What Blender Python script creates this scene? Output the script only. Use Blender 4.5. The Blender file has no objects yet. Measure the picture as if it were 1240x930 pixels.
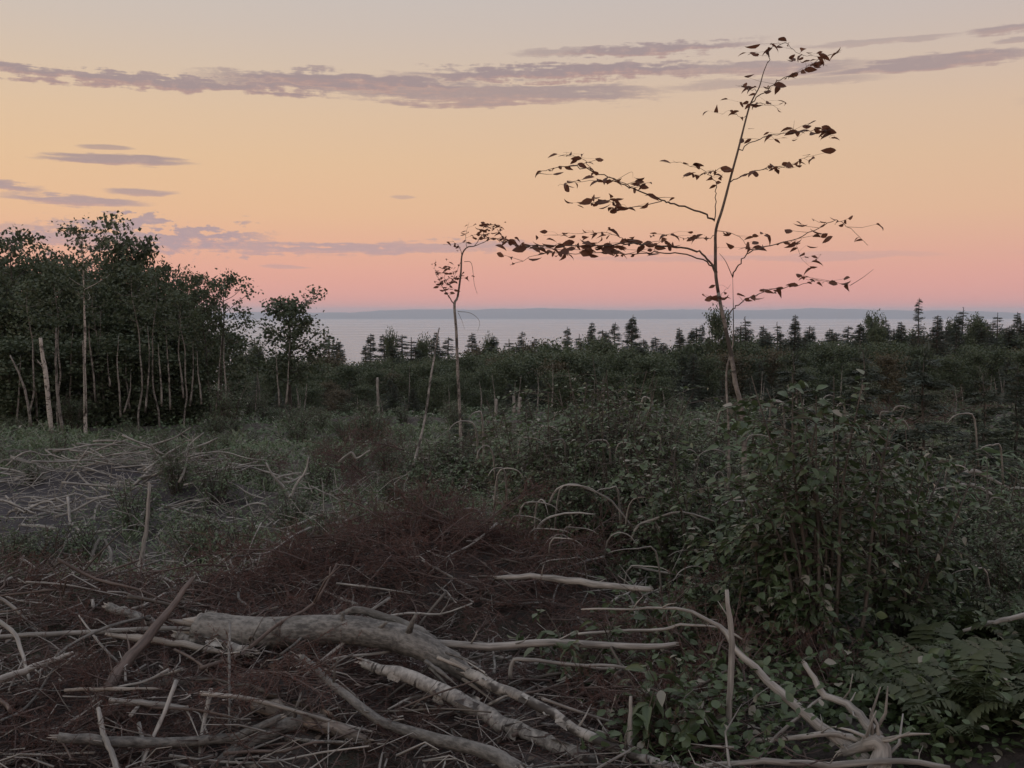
import bpy, math, random
import numpy as np
from mathutils import Vector, Matrix

R = np.random.default_rng(7)
random.seed(7)
scene = bpy.context.scene
col = scene.collection

# ------------------------------------------------------------------ camera
F = 1330.0                      # focal length in photograph pixels (1240 wide)
EYE = np.array([0.0, 0.0, 2.6])
PITCH = math.atan(87.0 / F)
FW = np.array([0, math.cos(PITCH), -math.sin(PITCH)])
UP = np.array([0, math.sin(PITCH), math.cos(PITCH)])
cam_d = bpy.data.cameras.new("camera")
cam = bpy.data.objects.new("camera", cam_d)
col.objects.link(cam)
cam.location = EYE
cam.rotation_euler = (math.pi / 2 - PITCH, 0, 0)
cam_d.sensor_width = 36
cam_d.lens = 36 * F / 1240
cam_d.clip_start = 0.05
cam_d.clip_end = 60000
scene.camera = cam


def ray(px, py):
    d = FW + (px - 620) / F * np.array([1.0, 0, 0]) + (465 - py) / F * UP
    return d


def at(px, py, Y):
    d = ray(px, py)
    return EYE + d * (Y / d[1])


# ------------------------------------------------------------------ node helpers
class NT:
    def __init__(self, tree):
        self.t = tree
        self.n = tree.nodes
        self.l = tree.links

    def put(self, sock, v):
        if v is None:
            return
        if isinstance(v, bpy.types.NodeSocket):
            self.l.new(v, sock)
        else:
            if isinstance(v, (tuple, list)) and len(v) == 3 and sock.type == 'RGBA':
                v = (*v, 1)
            sock.default_value = v

    def m(self, op, a, b=None, c=None, clamp=False):
        n = self.n.new('ShaderNodeMath')
        n.operation = op
        n.use_clamp = clamp
        for i, v in enumerate((a, b, c)):
            self.put(n.inputs[i], v)
        return n.outputs[0]

    def vm(self, op, a, b=None):
        n = self.n.new('ShaderNodeVectorMath')
        n.operation = op
        self.put(n.inputs[0], a)
        self.put(n.inputs[1], b)
        return n.outputs[0]

    def xyz(self, x, y, z=0.0):
        n = self.n.new('ShaderNodeCombineXYZ')
        for i, v in enumerate((x, y, z)):
            self.put(n.inputs[i], v)
        return n.outputs[0]

    def noise(self, vec, scale, detail=4, rough=0.55):
        n = self.n.new('ShaderNodeTexNoise')
        self.put(n.inputs['Vector'], vec)
        n.inputs['Scale'].default_value = scale
        n.inputs['Detail'].default_value = detail
        n.inputs['Roughness'].default_value = rough
        return n.outputs[0]

    def ramp(self, fac, stops, interp='LINEAR'):
        n = self.n.new('ShaderNodeValToRGB')
        cr = n.color_ramp
        cr.interpolation = interp
        while len(cr.elements) < len(stops):
            cr.elements.new(0.5)
        for e, (p, c) in zip(cr.elements, stops):
            e.position = p
            e.color = (*c, 1) if len(c) == 3 else c
        self.put(n.inputs[0], fac)
        return n.outputs[0]

    def mix(self, fac, a, b):
        n = self.n.new('ShaderNodeMix')
        n.data_type = 'RGBA'
        self.put(n.inputs[0], fac)
        self.put(n.inputs[6], a)
        self.put(n.inputs[7], b)
        return n.outputs[2]

    def smooth(self, v, lo, hi):
        n = self.n.new('ShaderNodeMapRange')
        n.interpolation_type = 'SMOOTHSTEP'
        self.put(n.inputs[0], v)
        n.inputs[1].default_value = lo
        n.inputs[2].default_value = hi
        return n.outputs[0]


def lin(r, g, b):
    f = lambda c: (c / 255 / 12.92) if c / 255 <= 0.04045 else ((c / 255 + 0.055) / 1.055) ** 2.4
    return (f(r), f(g), f(b))


# ------------------------------------------------------------------ sky (dusk): elevation gradient and cloud streaks, all by direction
world = bpy.data.worlds.new("World")
scene.world = world
world.use_nodes = True
w = NT(world.node_tree)
w.n.clear()
tc = w.n.new('ShaderNodeTexCoord')
sep = w.n.new('ShaderNodeSeparateXYZ')
w.l.new(tc.outputs['Generated'], sep.inputs[0])
el = w.m('ARCSINE', sep.outputs[2])
az = w.m('ARCTAN2', sep.outputs[0], sep.outputs[1])


def el_of(py):
    d = ray(620, py)
    return math.asin(d[2] / np.linalg.norm(d))


def az_el(px, py):
    d = ray(px, py)
    return math.atan2(d[0], d[1]), math.asin(d[2] / np.linalg.norm(d))


HALF = math.pi / 2
sky_rows = [(380, (220, 150, 148)), (360, (231, 160, 150)), (335, (234, 166, 150)), (305, (234, 175, 149)), (260, (234, 188, 149)),
            (200, (230, 193, 154)), (140, (223, 194, 163)), (90, (213, 193, 173)), (40, (204, 192, 182)), (0, (199, 192, 187))]
stops = [(0.0, lin(214, 146, 148))]
stops += [(0.5 + el_of(y) / math.pi, lin(*c)) for y, c in sky_rows]
stops += [(0.5 + math.radians(28) / math.pi, lin(199, 199, 202)), (0.5 + math.radians(50) / math.pi, lin(196, 203, 216)), (1.0, lin(188, 202, 222))]
fac = w.m('ADD', w.m('DIVIDE', el, math.pi), 0.5)
# the glow is a little warmer and brighter to the left, where the sun went down
grad = w.ramp(fac, stops)
side = w.smooth(az, -0.9, 0.9)
grad = w.mix(side, w.mix(0.10, grad, lin(255, 214, 160)), w.mix(0.24, grad, lin(186, 160, 164)))
wind = w.noise(w.xyz(w.m('MULTIPLY', az, 6.0), w.m('MULTIPLY', el, 40.0)), 1.0, 3)
n_puff = w.noise(w.xyz(w.m('MULTIPLY', az, 62.0), w.m('MULTIPLY', el, 120.0)), 1.0, 6, 0.62)
n_wisp = w.noise(w.xyz(w.m('MULTIPLY', az, 14.0), w.m('MULTIPLY', el, 150.0), 3.7), 1.0, 5, 0.6)
# px, py, half width, half height, tilt (px per half width, + = right end lower), opacity, puffiness
clouds = [(170, 97, 330, 10, 1, .95, 1), (430, 100, 210, 11, 3, .95, .8), (600, 114, 240, 14, 1, .85, .5), (690, 88, 250, 11, -2, .95, .9), (870, 84, 200, 8, 1, .8, .5),
          (790, 60, 150, 8, -3, .9, .9), (690, 62, 80, 5, -1, .6, .8), (1120, 77, 150, 8, -3, .85, .4), (930, 101, 150, 7, 0, .5, .3), (1060, 50, 110, 4, 0, .5, .6),
          (1215, 36, 45, 5, -1, .75, .5), (1232, 47, 30, 4, 0, .6, .5), (140, 194, 100, 7, 1, .9, .3), (128, 178, 36, 3, 0, .7, .3),
          (-10, 224, 62, 7, 4, .9, .5), (90, 242, 92, 7, 2, .9, .4), (172, 232, 46, 5, 0, .8, .4), (488, 239, 18, 2.5, 0, .5, .3),
          (190, 287, 150, 20, 3, 1.0, 1.8), (60, 290, 120, 12, 0, .9, 1.5), (390, 302, 260, 8, -1, .85, .8), (560, 299, 130, 9, 0, .7, 1.0), (345, 323, 34, 3, 0, .5, .3),
          (900, 312, 260, 5, 0, .35, .3), (10, 275, 40, 6, 0, .6, .6), (-420, 110, 260, 12, 0, .9, .8), (1650, 84, 320, 12, 0, .9, .7), (-330, 250, 200, 9, 0, .8, .5), (1500, 300, 220, 8, 0, .5, .6)]
dens = None
under = None
for (cx, cy, hw, hh, tilt, op, puff) in clouds:
    a0, e0 = az_el(cx, cy)
    wa, we = hw / F, hh / F
    da = w.m('DIVIDE', w.m('SUBTRACT', az, a0), wa)
    de = w.m('DIVIDE', w.m('SUBTRACT', el, e0), we)
    de = w.m('ADD', de, w.m('MULTIPLY', da, tilt / hh))
    de = w.m('ADD', de, w.m('MULTIPLY', w.m('SUBTRACT', n_puff, 0.5), -2.6 * puff))
    de = w.m('ADD', de, w.m('MULTIPLY', w.m('SUBTRACT', n_wisp, 0.5), 3.6))
    up = w.m('MULTIPLY', w.m('MAXIMUM', de, 0.0), 1.0)
    v = w.m('SUBTRACT', w.m('SUBTRACT', 1.0, w.m('MULTIPLY', da, da)), w.m('MULTIPLY', de, de))
    d = w.m('MULTIPLY', w.smooth(v, 0.0, 0.75), op)
    u = w.m('MULTIPLY', d, w.smooth(w.m('MULTIPLY', de, -1.0), -0.1, 0.9))
    dens = d if dens is None else w.m('MAXIMUM', dens, d)
    under = u if under is None else w.m('MAXIMUM', under, u)
low = w.smooth(el, el_of(330), el_of(150))
body = w.mix(low, lin(180, 157, 163), lin(156, 139, 143))
belly = w.mix(low, lin(226, 168, 150), lin(205, 156, 140))
body = w.mix(w.m('MULTIPLY', under, 0.55), body, belly)
body = w.mix(w.m('MULTIPLY', w.smooth(n_puff, 0.5, 0.8), 0.35), body, lin(206, 176, 164))
skyc = w.mix(w.m('MULTIPLY', dens, 0.92), grad, body)
bg = w.n.new('ShaderNodeBackground')
w.l.new(skyc, bg.inputs[0])
bg.inputs[1].default_value = 1.0
wo = w.n.new('ShaderNodeOutputWorld')
w.l.new(bg.outputs[0], wo.inputs[0])

# the sun is just down behind the left of the view; what is left of it is a broad, weak, warm glow
sun_d = bpy.data.lights.new("sun", 'SUN')
sun_d.energy = 0.35
sun_d.angle = math.radians(40)
sun_d.color = (1.0, 0.90, 0.80)
sun = bpy.data.objects.new("sun", sun_d)
col.objects.link(sun)
sun.rotation_euler = (math.radians(62), 0, math.radians(-60))

scene.view_settings.view_transform = 'Standard'
scene.view_settings.look = 'None'
scene.view_settings.exposure = 0.0
scene.view_settings.gamma = 1.0
scene.cycles.use_denoising = True
scene.cycles.max_bounces = 8
scene.cycles.diffuse_bounces = 3
scene.cycles.glossy_bounces = 3
scene.cycles.transmission_bounces = 3
scene.cycles.volume_bounces = 5


# ------------------------------------------------------------------ terrain
prof = np.array([(-40, .9), (0, .36), (4, .36), (7.4, .38), (8.3, .36), (9.3, .12), (11, -.25), (13, -.55), (16, -.72), (20, -.9), (28, -1.28), (40, -1.9), (60, -3.3), (80, -5.0), (95, -7.0), (120, -10.5),
                 (150, -14), (250, -30), (500, -58), (900, -88), (1100, -96), (1500, -99)], float)
_w = [(R.uniform(-1, 1), R.uniform(-1, 1), R.uniform(0, 6.28)) for _ in range(30)]


def lumps(x, y, scale, k0=0, k=10):
    s = 0
    for i in range(k0, k0 + k):
        a, b, p = _w[i % 30]
        s = s + np.sin((x * a * 2 + y * b * 2) * scale * (1 + .37 * (i - k0)) + p + i) / (1 + .45 * (i - k0))
    return s / 2.2


def mound(x, y, cx, cy, rx, ry, h):
    return h * np.exp(-((x - cx) / rx) ** 2 - ((y - cy) / ry) ** 2)


def gz(x, y):
    x = np.asarray(x, float)
    y = np.asarray(y, float)
    z = np.interp(y, prof[:, 0], prof[:, 1])
    far = np.clip(y / 60, 0.0, 1)
    z = z + lumps(x, y, .35, 0, 8) * (.07 + .3 * far) + lumps(x, y, 1.6, 8, 10) * .045
    z = z + mound(x, y, -0.6, 8.3, 1.25, .75, .40)            # heap of dead brush
    z = z + mound(x, y, -3.4, 7.6, 1.8, .9, .26)
    z = z + mound(x, y, -1.6, 5.9, 1.5, .7, .12)
    z = z + mound(x, y, -8.6, 23, 2.0, 1.0, .5) + mound(x, y, -5.6, 18.5, 1.3, .8, .42) + mound(x, y, -7.6, 16.4, 1.2, .7, .2)
    z = z + mound(x, y, -34, 52, 22, 24, .3)
    z = z + mound(x, y, 44, 90, 26, 34, 1.3)                  # the ground is higher to the right
    z = z + np.clip((9.4 - y) / 1.2, 0, 1) * lumps(x, y, 3.4, 3, 9) * .045
    return z


def hit(px, py, tmax=140):
    d = ray(px, py)
    d = d / d[1]
    Y = np.geomspace(2.5, tmax, 900)
    zr = EYE[2] + d[2] * Y
    g = gz(d[0] * Y, Y)
    k = np.argmax(zr <= g)
    if zr[k] > g[k]:
        k = len(Y) - 1
    return Y[k]


# ------------------------------------------------------------------ mesh helpers
def mk(name, V, faces, mat, smooth=False, bark=None):
    """faces: list of int arrays (n,3) or (n,4)"""
    me = bpy.data.meshes.new(name)
    V = np.asarray(V, np.float32)
    faces = [np.asarray(f, np.int32) for f in faces if len(f)]
    me.vertices.add(len(V))
    me.vertices.foreach_set('co', V.ravel())
    loops = np.concatenate([f.ravel() for f in faces])
    tot = np.concatenate([np.full(len(f), f.shape[1], np.int32) for f in faces])
    st = np.concatenate([[0], np.cumsum(tot)[:-1]]).astype(np.int32)
    me.loops.add(len(loops))
    me.loops.foreach_set('vertex_index', loops)
    me.polygons.add(len(tot))
    me.polygons.foreach_set('loop_start', st)
    me.polygons.foreach_set('loop_total', tot)
    if smooth:
        me.polygons.foreach_set('use_smooth', np.ones(len(tot), bool))
    if bark is not None:
        a = me.attributes.new('bark', 'FLOAT_VECTOR', 'POINT')
        a.data.foreach_set('vector', np.asarray(bark, np.float32).ravel())
    me.materials.append(mat)
    me.update(calc_edges=True)
    me.validate()
    return me


class MB:
    def __init__(self):
        self.V, self.F, self.B, self.n = [], [], [], 0

    def add(self, V, faces, bark=None):
        V = np.asarray(V, float)
        self.V.append(V)
        for f in faces:
            if len(f):
                self.F.append(np.asarray(f, int) + self.n)
        self.B.append(np.zeros_like(V) if bark is None else bark)
        self.n += len(V)

    def mesh(self, name, mat, smooth=True):
        f3 = [f for f in self.F if f.shape[1] == 3]
        f4 = [f for f in self.F if f.shape[1] == 4]
        fs = ([np.concatenate(f3)] if f3 else []) + ([np.concatenate(f4)] if f4 else [])
        return mk(name, np.concatenate(self.V), fs, mat, smooth, np.concatenate(self.B))


def link(name, data, parent=None, loc=None):
    o = bpy.data.objects.new(name, data)
    col.objects.link(o)
    if parent is not None:
        o.parent = parent
    if loc is not None:
        o.location = loc
    return o


def tag(o, label=None, cat=None, group=None, kind=None):
    if label: o['label'] = label
    if cat: o['category'] = cat
    if group: o['group'] = group
    if kind: o['kind'] = kind
    return o


def clone(root, loc, rz=0.0, sc=(1, 1, 1), label=None, tilt=(0, 0)):
    r = root.copy()
    col.objects.link(r)
    r.location = loc
    r.rotation_euler = (tilt[0], tilt[1], rz)
    r.scale = sc
    if label: r['label'] = label
    for ch in root.children:
        c = ch.copy()
        col.objects.link(c)
        c.parent = r
        for g in ch.children:
            d = g.copy()
            col.objects.link(d)
            d.parent = c
    return r


def spline(P, n):
    """Catmull-Rom through P, n points per span"""
    P = np.asarray(P, float)
    if len(P) == 2:
        t = np.linspace(0, 1, n + 1)[:, None]
        return P[0] * (1 - t) + P[1] * t
    Q = np.vstack([2 * P[0] - P[1], P, 2 * P[-1] - P[-2]])
    out = []
    for i in range(1, len(Q) - 2):
        t = np.linspace(0, 1, n, endpoint=False)[:, None]
        a, b, c, d = Q[i - 1], Q[i], Q[i + 1], Q[i + 2]
        out.append(.5 * ((2 * b) + (c - a) * t + (2 * a - 5 * b + 4 * c - d) * t * t + (3 * b - a - 3 * c + d) * t ** 3))
    out.append(P[-1:])
    return np.vstack(out)


def tube(P, r, nseg=6, caps=True, rough=0.0, rng=R):
    """returns V, faces, bark coordinates (straightened)"""
    P = np.asarray(P, float)
    n = len(P)
    r = np.broadcast_to(np.asarray(r, float), (n,)) if np.ndim(r) == 0 or len(np.atleast_1d(r)) == n else np.interp(np.linspace(0, 1, n), np.linspace(0, 1, len(r)), r)
    T = np.gradient(P, axis=0)
    T /= np.linalg.norm(T, axis=1)[:, None] + 1e-9
    ref = np.array([0, 0, 1.0]) if abs(T[0][2]) < .9 else np.array([1.0, 0, 0])
    N = np.zeros_like(P)
    u = np.cross(T[0], ref)
    for i in range(n):
        u = u - T[i] * np.dot(u, T[i])
        u /= np.linalg.norm(u) + 1e-9
        N[i] = u
    B = np.cross(T, N)
    th = np.linspace(0, 2 * np.pi, nseg, endpoint=False)
    rr = r[:, None] * np.ones((1, nseg))
    if rough:
        low_ = np.array([np.sin(th * k + rng.uniform(0, 6)) for k in (1, 2, 3)]).sum(0) / 3
        wob = rng.normal(0, 1, (n, 1))
        rr = rr * (1 + rough * (.7 * low_[None] + .35 * rng.normal(0, 1, (n, nseg)) + .5 * wob))
    V = P[:, None] + rr[..., None] * (np.cos(th)[None, :, None] * N[:, None] + np.sin(th)[None, :, None] * B[:, None])
    L = np.concatenate([[0], np.cumsum(np.linalg.norm(np.diff(P, axis=0), axis=1))])
    off = rng.uniform(0, 50)
    bark = np.stack([rr * np.cos(th), rr * np.sin(th), np.repeat(L[:, None] + off, nseg, 1)], -1)
    i, j = np.meshgrid(np.arange(n - 1), np.arange(nseg), indexing='ij')
    a = i * nseg + j
    b = i * nseg + (j + 1) % nseg
    q = np.stack([a, b, b + nseg, a + nseg], -1).reshape(-1, 4)
    V = V.reshape(-1, 3)
    bark = bark.reshape(-1, 3)
    fs = [q]
    if caps:
        V = np.vstack([V, P[:1], P[-1:]])
        bark = np.vstack([bark, [[0, 0, off]], [[0, 0, off + L[-1]]]])
        k = np.arange(nseg)
        c0, c1 = n * nseg, n * nseg + 1
        fs.append(np.vstack([np.stack([np.full(nseg, c0), (k + 1) % nseg, k], -1), np.stack([np.full(nseg, c1), (n - 1) * nseg + k, (n - 1) * nseg + (k + 1) % nseg], -1)]))
    return V, fs, bark


# leaf templates: length along +X, width Y, normal Z
def _near():
    xs, ws = np.array([.14, .38, .66, .88]), np.array([.17, .30, .23, .10])
    V = [(0, 0, 0)]
    for x, ww in zip(xs, ws):
        z = -.22 * x * x
        V += [(x, -ww, z + .25 * ww), (x, 0, z), (x, ww, z + .25 * ww)]
    V.append((1, 0, -.26))
    t = [(0, 1, 2), (0, 2, 3), (10, 13, 11), (11, 13, 12)]
    q = []
    for k in range(3):
        a = 1 + 3 * k
        q += [(a, a + 3, a + 4, a + 1), (a + 1, a + 4, a + 5, a + 2)]
    return np.array(V), [np.array(t), np.array(q)]


NEAR = _near()
MID = (np.array([(0, 0, 0), (.42, -.27, .05), (.45, 0, -.03), (.42, .27, .05), (1, 0, -.16)], float), [np.array([(0, 1, 2), (0, 2, 3), (1, 4, 2), (2, 4, 3)])])
FAR = (np.array([(0, 0, 0), (.5, -.34, .03), (1, 0, -.08), (.5, .34, .03)], float), [np.array([(0, 1, 2, 3)])])
SLIM = (np.array([(0, 0, 0), (.35, -.09, .03), (.38, 0, 0), (.35, .09, .03), (.75, -.06, -.08), (.75, .06, -.08), (1, 0, -.2)], float), [np.array([(0, 1, 2), (0, 2, 3), (4, 6, 5)]), np.array([(1, 4, 5, 2), ]), np.array([(2, 5, 3)])])
NEEDLE = (np.array([(0, -.03, 0), (0, .03, 0), (1, 0, 0)], float), [np.array([(0, 1, 2)])])
SPRAY = (np.array([(0, 0, 0), (.3, -.16, -.02), (1, 0, -.08), (.3, .16, -.02), (.62, -.2, -.1), (.62, .2, -.1)], float), [np.array([(0, 1, 3), (1, 4, 2), (3, 2, 5)]), np.array([(1, 2, 3, 3)])[:0]])


def unit(a):
    return a / (np.linalg.norm(a, axis=-1, keepdims=True) + 1e-9)


def frames(axis, nrm):
    X = unit(axis)
    Z = unit(nrm - X * (nrm * X).sum(-1, keepdims=True))
    return X, np.cross(Z, X), Z


def batch(T, pos, axis, nrm, size, width=1.0):
    X, Y, Z = frames(axis, nrm)
    tv, tf = T
    size = np.broadcast_to(np.asarray(size, float), (len(pos),))
    width = np.broadcast_to(np.asarray(width, float), (len(pos),))
    V = pos[:, None] + size[:, None, None] * (tv[None, :, :1] * X[:, None] + width[:, None, None] * tv[None, :, 1:2] * Y[:, None] + tv[None, :, 2:] * Z[:, None])
    off = (np.arange(len(pos)) * len(tv))[:, None, None]
    fs = [(f[None] + off).reshape(-1, f.shape[1]) for f in tf if len(f)]
    return V.reshape(-1, 3), fs


# ------------------------------------------------------------------ materials
def new_mat(name):
    m = bpy.data.materials.new(name)
    m.use_nodes = True
    t = NT(m.node_tree)
    b = m.node_tree.nodes['Principled BSDF']
    return m, t, b, m.node_tree.nodes['Material Output']


def leaf_mat(name, c0, c1, rough=.5, transl=.25, spec=.5, obj_random=False, pale=None):
    m, t, b, out = new_mat(name)
    g = t.n.new('ShaderNodeNewGeometry')
    oi = t.n.new('ShaderNodeObjectInfo')
    r = oi.outputs['Random'] if obj_random else g.outputs['Random Per Island']
    tcn = t.n.new('ShaderNodeTexCoord')
    nz = t.noise(g.outputs['Position'], .8, 2)
    f = t.m('ADD', t.m('MULTIPLY', r, .6), t.m('MULTIPLY', nz, .5), clamp=True)
    if not obj_random:
        f = t.m('ADD', t.m('MULTIPLY', f, .8), t.m('MULTIPLY', oi.outputs['Random'], .25), clamp=True)
    c = t.mix(f, c0, c1)
    if pale:
        c = t.mix(t.smooth(r, .91, .95), c, pale)  # random pale leaves imitate leaf edges catching the sky
    t.put(b.inputs['Base Color'], c)
    b.inputs['Roughness'].default_value = rough
    b.inputs['Specular IOR Level'].default_value = spec
    tr = t.n.new('ShaderNodeBsdfTranslucent')
    t.put(tr.inputs[0], c)
    mx = t.n.new('ShaderNodeMixShader')
    mx.inputs[0].default_value = transl
    t.l.new(b.outputs[0], mx.inputs[1])
    t.l.new(tr.outputs[0], mx.inputs[2])
    t.l.new(mx.outputs[0], out.inputs[0])
    return m


def wood_mat(name, dark, light, rough=.75, grain=(60, 60, 5), bump=.4, birch=None, patch=None):
    m, t, b, out = new_mat(name)
    a = t.n.new('ShaderNodeAttribute')
    a.attribute_name = 'bark'
    oi = t.n.new('ShaderNodeObjectInfo')
    v = t.vm('ADD', a.outputs['Vector'], t.xyz(t.m('MULTIPLY', oi.outputs['Random'], 20), 0.0, 0.0))
    n1 = t.noise(t.vm('MULTIPLY', v, grain), 1.0, 5, .62)
    n2 = t.noise(t.vm('MULTIPLY', v, (9, 9, 3.0)), 1.0, 3)
    f = t.smooth(t.m('ADD', t.m('MULTIPLY', n1, .6), t.m('MULTIPLY', n2, .4)), .36, .64)
    c = t.mix(f, dark, light)
    c = t.mix(t.m('MULTIPLY', oi.outputs['Random'], .35), c, dark)
    h = n1
    if birch:
        n3 = t.noise(t.vm('MULTIPLY', v, (7, 7, 26)), 1.0, 4, .6)
        n4 = t.noise(t.vm('MULTIPLY', v, (5, 5, 3.2)), 1.0, 4, .6)
        c = t.mix(t.smooth(n3, .56, .64), c, birch)
        c = t.mix(t.smooth(n4, .53, .60), c, birch)
    if patch:
        n5 = t.noise(t.vm('MULTIPLY', v, (6, 6, 2.0)), 1.0, 4, .65)
        c = t.mix(t.smooth(n5, .55, .62), c, patch)
    t.put(b.inputs['Base Color'], c)
    b.inputs['Roughness'].default_value = rough
    b.inputs['Specular IOR Level'].default_value = .3
    bp = t.n.new('ShaderNodeBump')
    bp.inputs['Strength'].default_value = bump
    bp.inputs['Distance'].default_value = .012
    t.put(bp.inputs['Height'], h)
    t.l.new(bp.outputs[0], b.inputs['Normal'])
    return m


M = {}
M['log'] = wood_mat('grey_log_bark', (.062, .060, .058), (.235, .228, .215), birch=None, grain=(46, 46, 24), patch=(.10, .095, .088), bump=.75)
M['birch'] = wood_mat('white_birch_bark', (.34, .32, .29), (.50, .47, .43), birch=(.07, .06, .055), grain=(20, 20, 40), bump=.25)
M['birch_log'] = wood_mat('peeling_birch_bark', (.13, .124, .118), (.40, .385, .36), birch=(.05, .045, .042), grain=(20, 20, 40), bump=.4)
M['stick'] = wood_mat('weathered_stick', (.14, .133, .125), (.39, .372, .348))
M['dark_stick'] = wood_mat('brown_stick', (.05, .044, .04), (.13, .115, .10))
M['red_stick'] = wood_mat('red_brown_stick', (.07, .055, .05), (.16, .125, .11))
M['wood'] = wood_mat('split_pale_wood', (.20, .182, .165), (.38, .35, .315), grain=(130, 130, 3), bump=.5)
M['half_bark'] = wood_mat('half_stripped_log', (.075, .066, .06), (.30, .26, .23), grain=(40, 40, 8), patch=(.34, .265, .22))
M['trunk'] = wood_mat('dark_trunk_bark', (.035, .032, .028), (.10, .09, .08), grain=(20, 20, 6))
M['greytrunk'] = wood_mat('grey_trunk_bark', (.14, .13, .12), (.30, .28, .26), birch=(.06, .055, .05), grain=(20, 20, 20))
M['saptrunk'] = wood_mat('sapling_bark', (.065, .050, .042), (.175, .14, .115), grain=(50, 50, 20))
M['brush'] = wood_mat('dead_twig_bark', (.052, .040, .038), (.155, .115, .105))
M['needle'] = leaf_mat('dead_needles', (.052, .027, .024), (.148, .074, .061), rough=.8, transl=.1, spec=.2)
M['chips'] = leaf_mat('bark_chip', (.05, .042, .038), (.20, .165, .14), rough=.8, transl=.02, spec=.2)
M['leaf'] = leaf_mat('shrub_leaves', (.030, .053, .022), (.104, .148, .070), rough=.38, pale=(.25, .24, .20))
M['leaf1'] = leaf_mat('single_shrub_leaf', (.034, .056, .025), (.088, .124, .060), rough=.36, obj_random=True, pale=(.20, .195, .16))
M['leaf_yellow'] = leaf_mat('fern_green', (.036, .052, .024), (.075, .090, .042), rough=.55)
M['cover'] = leaf_mat('ground_cover_leaves', (.050, .088, .042), (.148, .210, .112), rough=.5, pale=(.24, .23, .20))
M['grass'] = leaf_mat('dry_grass', (.068, .106, .056), (.185, .228, .138), rough=.55)
M['crown'] = leaf_mat('tree_leaves', (.042, .065, .036), (.095, .124, .068), rough=.5, transl=.3)
M['crown_brown'] = leaf_mat('rusty_tree_leaves', (0.064, 0.057, 0.034), (0.127, 0.109, 0.067), rough=.5, transl=.3)
M['spruce'] = leaf_mat('spruce_needles', (.022, .036, .027), (.055, .072, .052), rough=.6, transl=.08)
M['sapleaf'] = leaf_mat('backlit_beech_leaf', (.11, .046, .028), (.19, .08, .046), rough=.5, transl=.5, obj_random=True)  # red-brown of leaves lit from behind, put into the leaf colour

# ground: dark humus, moss, dead needles and bare soil
gm, t, b, out = new_mat('forest_floor')
g = t.n.new('ShaderNodeNewGeometry')
pos = g.outputs['Position']
n1 = t.noise(pos, .35, 5, .6)
n2 = t.noise(pos, 6.0, 6, .65)
n3 = t.noise(pos, 40.0, 4, .6)
c = t.mix(t.smooth(n2, .35, .65), (.030, .026, .025), (.075, .063, .060))
c = t.mix(t.m('MULTIPLY', t.smooth(n1, .48, .62), .8), c, (.045, .055, .032))
c = t.mix(t.m('MULTIPLY', t.smooth(n3, .55, .75), .6), c, (.12, .10, .085))
sp = t.n.new('ShaderNodeSeparateXYZ')
t.l.new(pos, sp.inputs[0])
# bare, cool grey mineral soil opened up by machines on the left
dx = t.m('DIVIDE', t.m('ADD', sp.outputs[0], 8.0), 3.6)
dy = t.m('DIVIDE', t.m('SUBTRACT', sp.outputs[1], 20.0), 7.5)
rad = t.m('ADD', t.m('ADD', t.m('MULTIPLY', dx, dx), t.m('MULTIPLY', dy, dy)), t.m('ADD', t.m('MULTIPLY', t.m('SUBTRACT', n1, .5), 1.8), t.m('MULTIPLY', t.m('SUBTRACT', n2, .5), 1.2)))
bare = t.smooth(rad, 1.2, .5)
soil = t.mix(t.smooth(n2, .3, .7), (.022, .020, .025), (.044, .040, .048))
c = t.mix(bare, c, soil)
t.put(b.inputs['Base Color'], c)
b.inputs['Roughness'].default_value = .95
bp = t.n.new('ShaderNodeBump')
bp.inputs['Strength'].default_value = .8
bp.inputs['Distance'].default_value = .04
t.put(bp.inputs['Height'], t.m('ADD', n2, t.m('MULTIPLY', n3, .3)))
t.l.new(bp.outputs[0], b.inputs['Normal'])

ys = np.concatenate([np.linspace(-40, 2, 22), np.arange(2.1, 14, .09), np.geomspace(14, 1500, 190)])
us = np.linspace(-1, 1, 261)
us = np.sign(us) * np.abs(us) ** 1.35
GX = us[None, :] * (14 + 1.35 * np.maximum(ys, 0))[:, None]
GY = np.repeat(ys[:, None], len(us), 1)
GZ = gz(GX, GY)
near_ = (GY > 2) & (GY < 14)
GZ = GZ + near_ * R.normal(0, .008, GZ.shape)
nr, nc = GX.shape
i, j = np.meshgrid(np.arange(nr - 1), np.arange(nc - 1), indexing='ij')
a = i * nc + j
tag(link('ground', mk('ground', np.stack([GX, GY, GZ], -1).reshape(-1, 3), [np.stack([a, a + 1, a + nc + 1, a + nc], -1).reshape(-1, 4)], gm, True)), kind='structure')

# sea
SEA = -90.0
sm, t, b, out = new_mat('sea_water')
g = t.n.new('ShaderNodeNewGeometry')
v = t.vm('MULTIPLY', g.outputs['Position'], (.0012, .006, 1))
n1 = t.noise(v, 1.0, 4)
t.put(b.inputs['Base Color'], t.mix(n1, (.28, .35, .44), (.31, .38, .46)))
t.put(b.inputs['Roughness'], t.m('ADD', t.m('MULTIPLY', n1, .1), .22))
b.inputs['IOR'].default_value = 1.333
bp = t.n.new('ShaderNodeBump')
bp.inputs['Strength'].default_value = .12
bp.inputs['Distance'].default_value = 1.0
t.put(bp.inputs['Height'], t.noise(t.vm('MULTIPLY', g.outputs['Position'], (.02, .06, 1)), 1.0, 5))
t.l.new(bp.outputs[0], b.inputs['Normal'])
tag(link('sea', mk('sea', [(-24000, 700, SEA), (24000, 700, SEA), (24000, 19500, SEA), (-24000, 19500, SEA)], [np.array([(0, 1, 2, 3)])], sm)), kind='structure')

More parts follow.
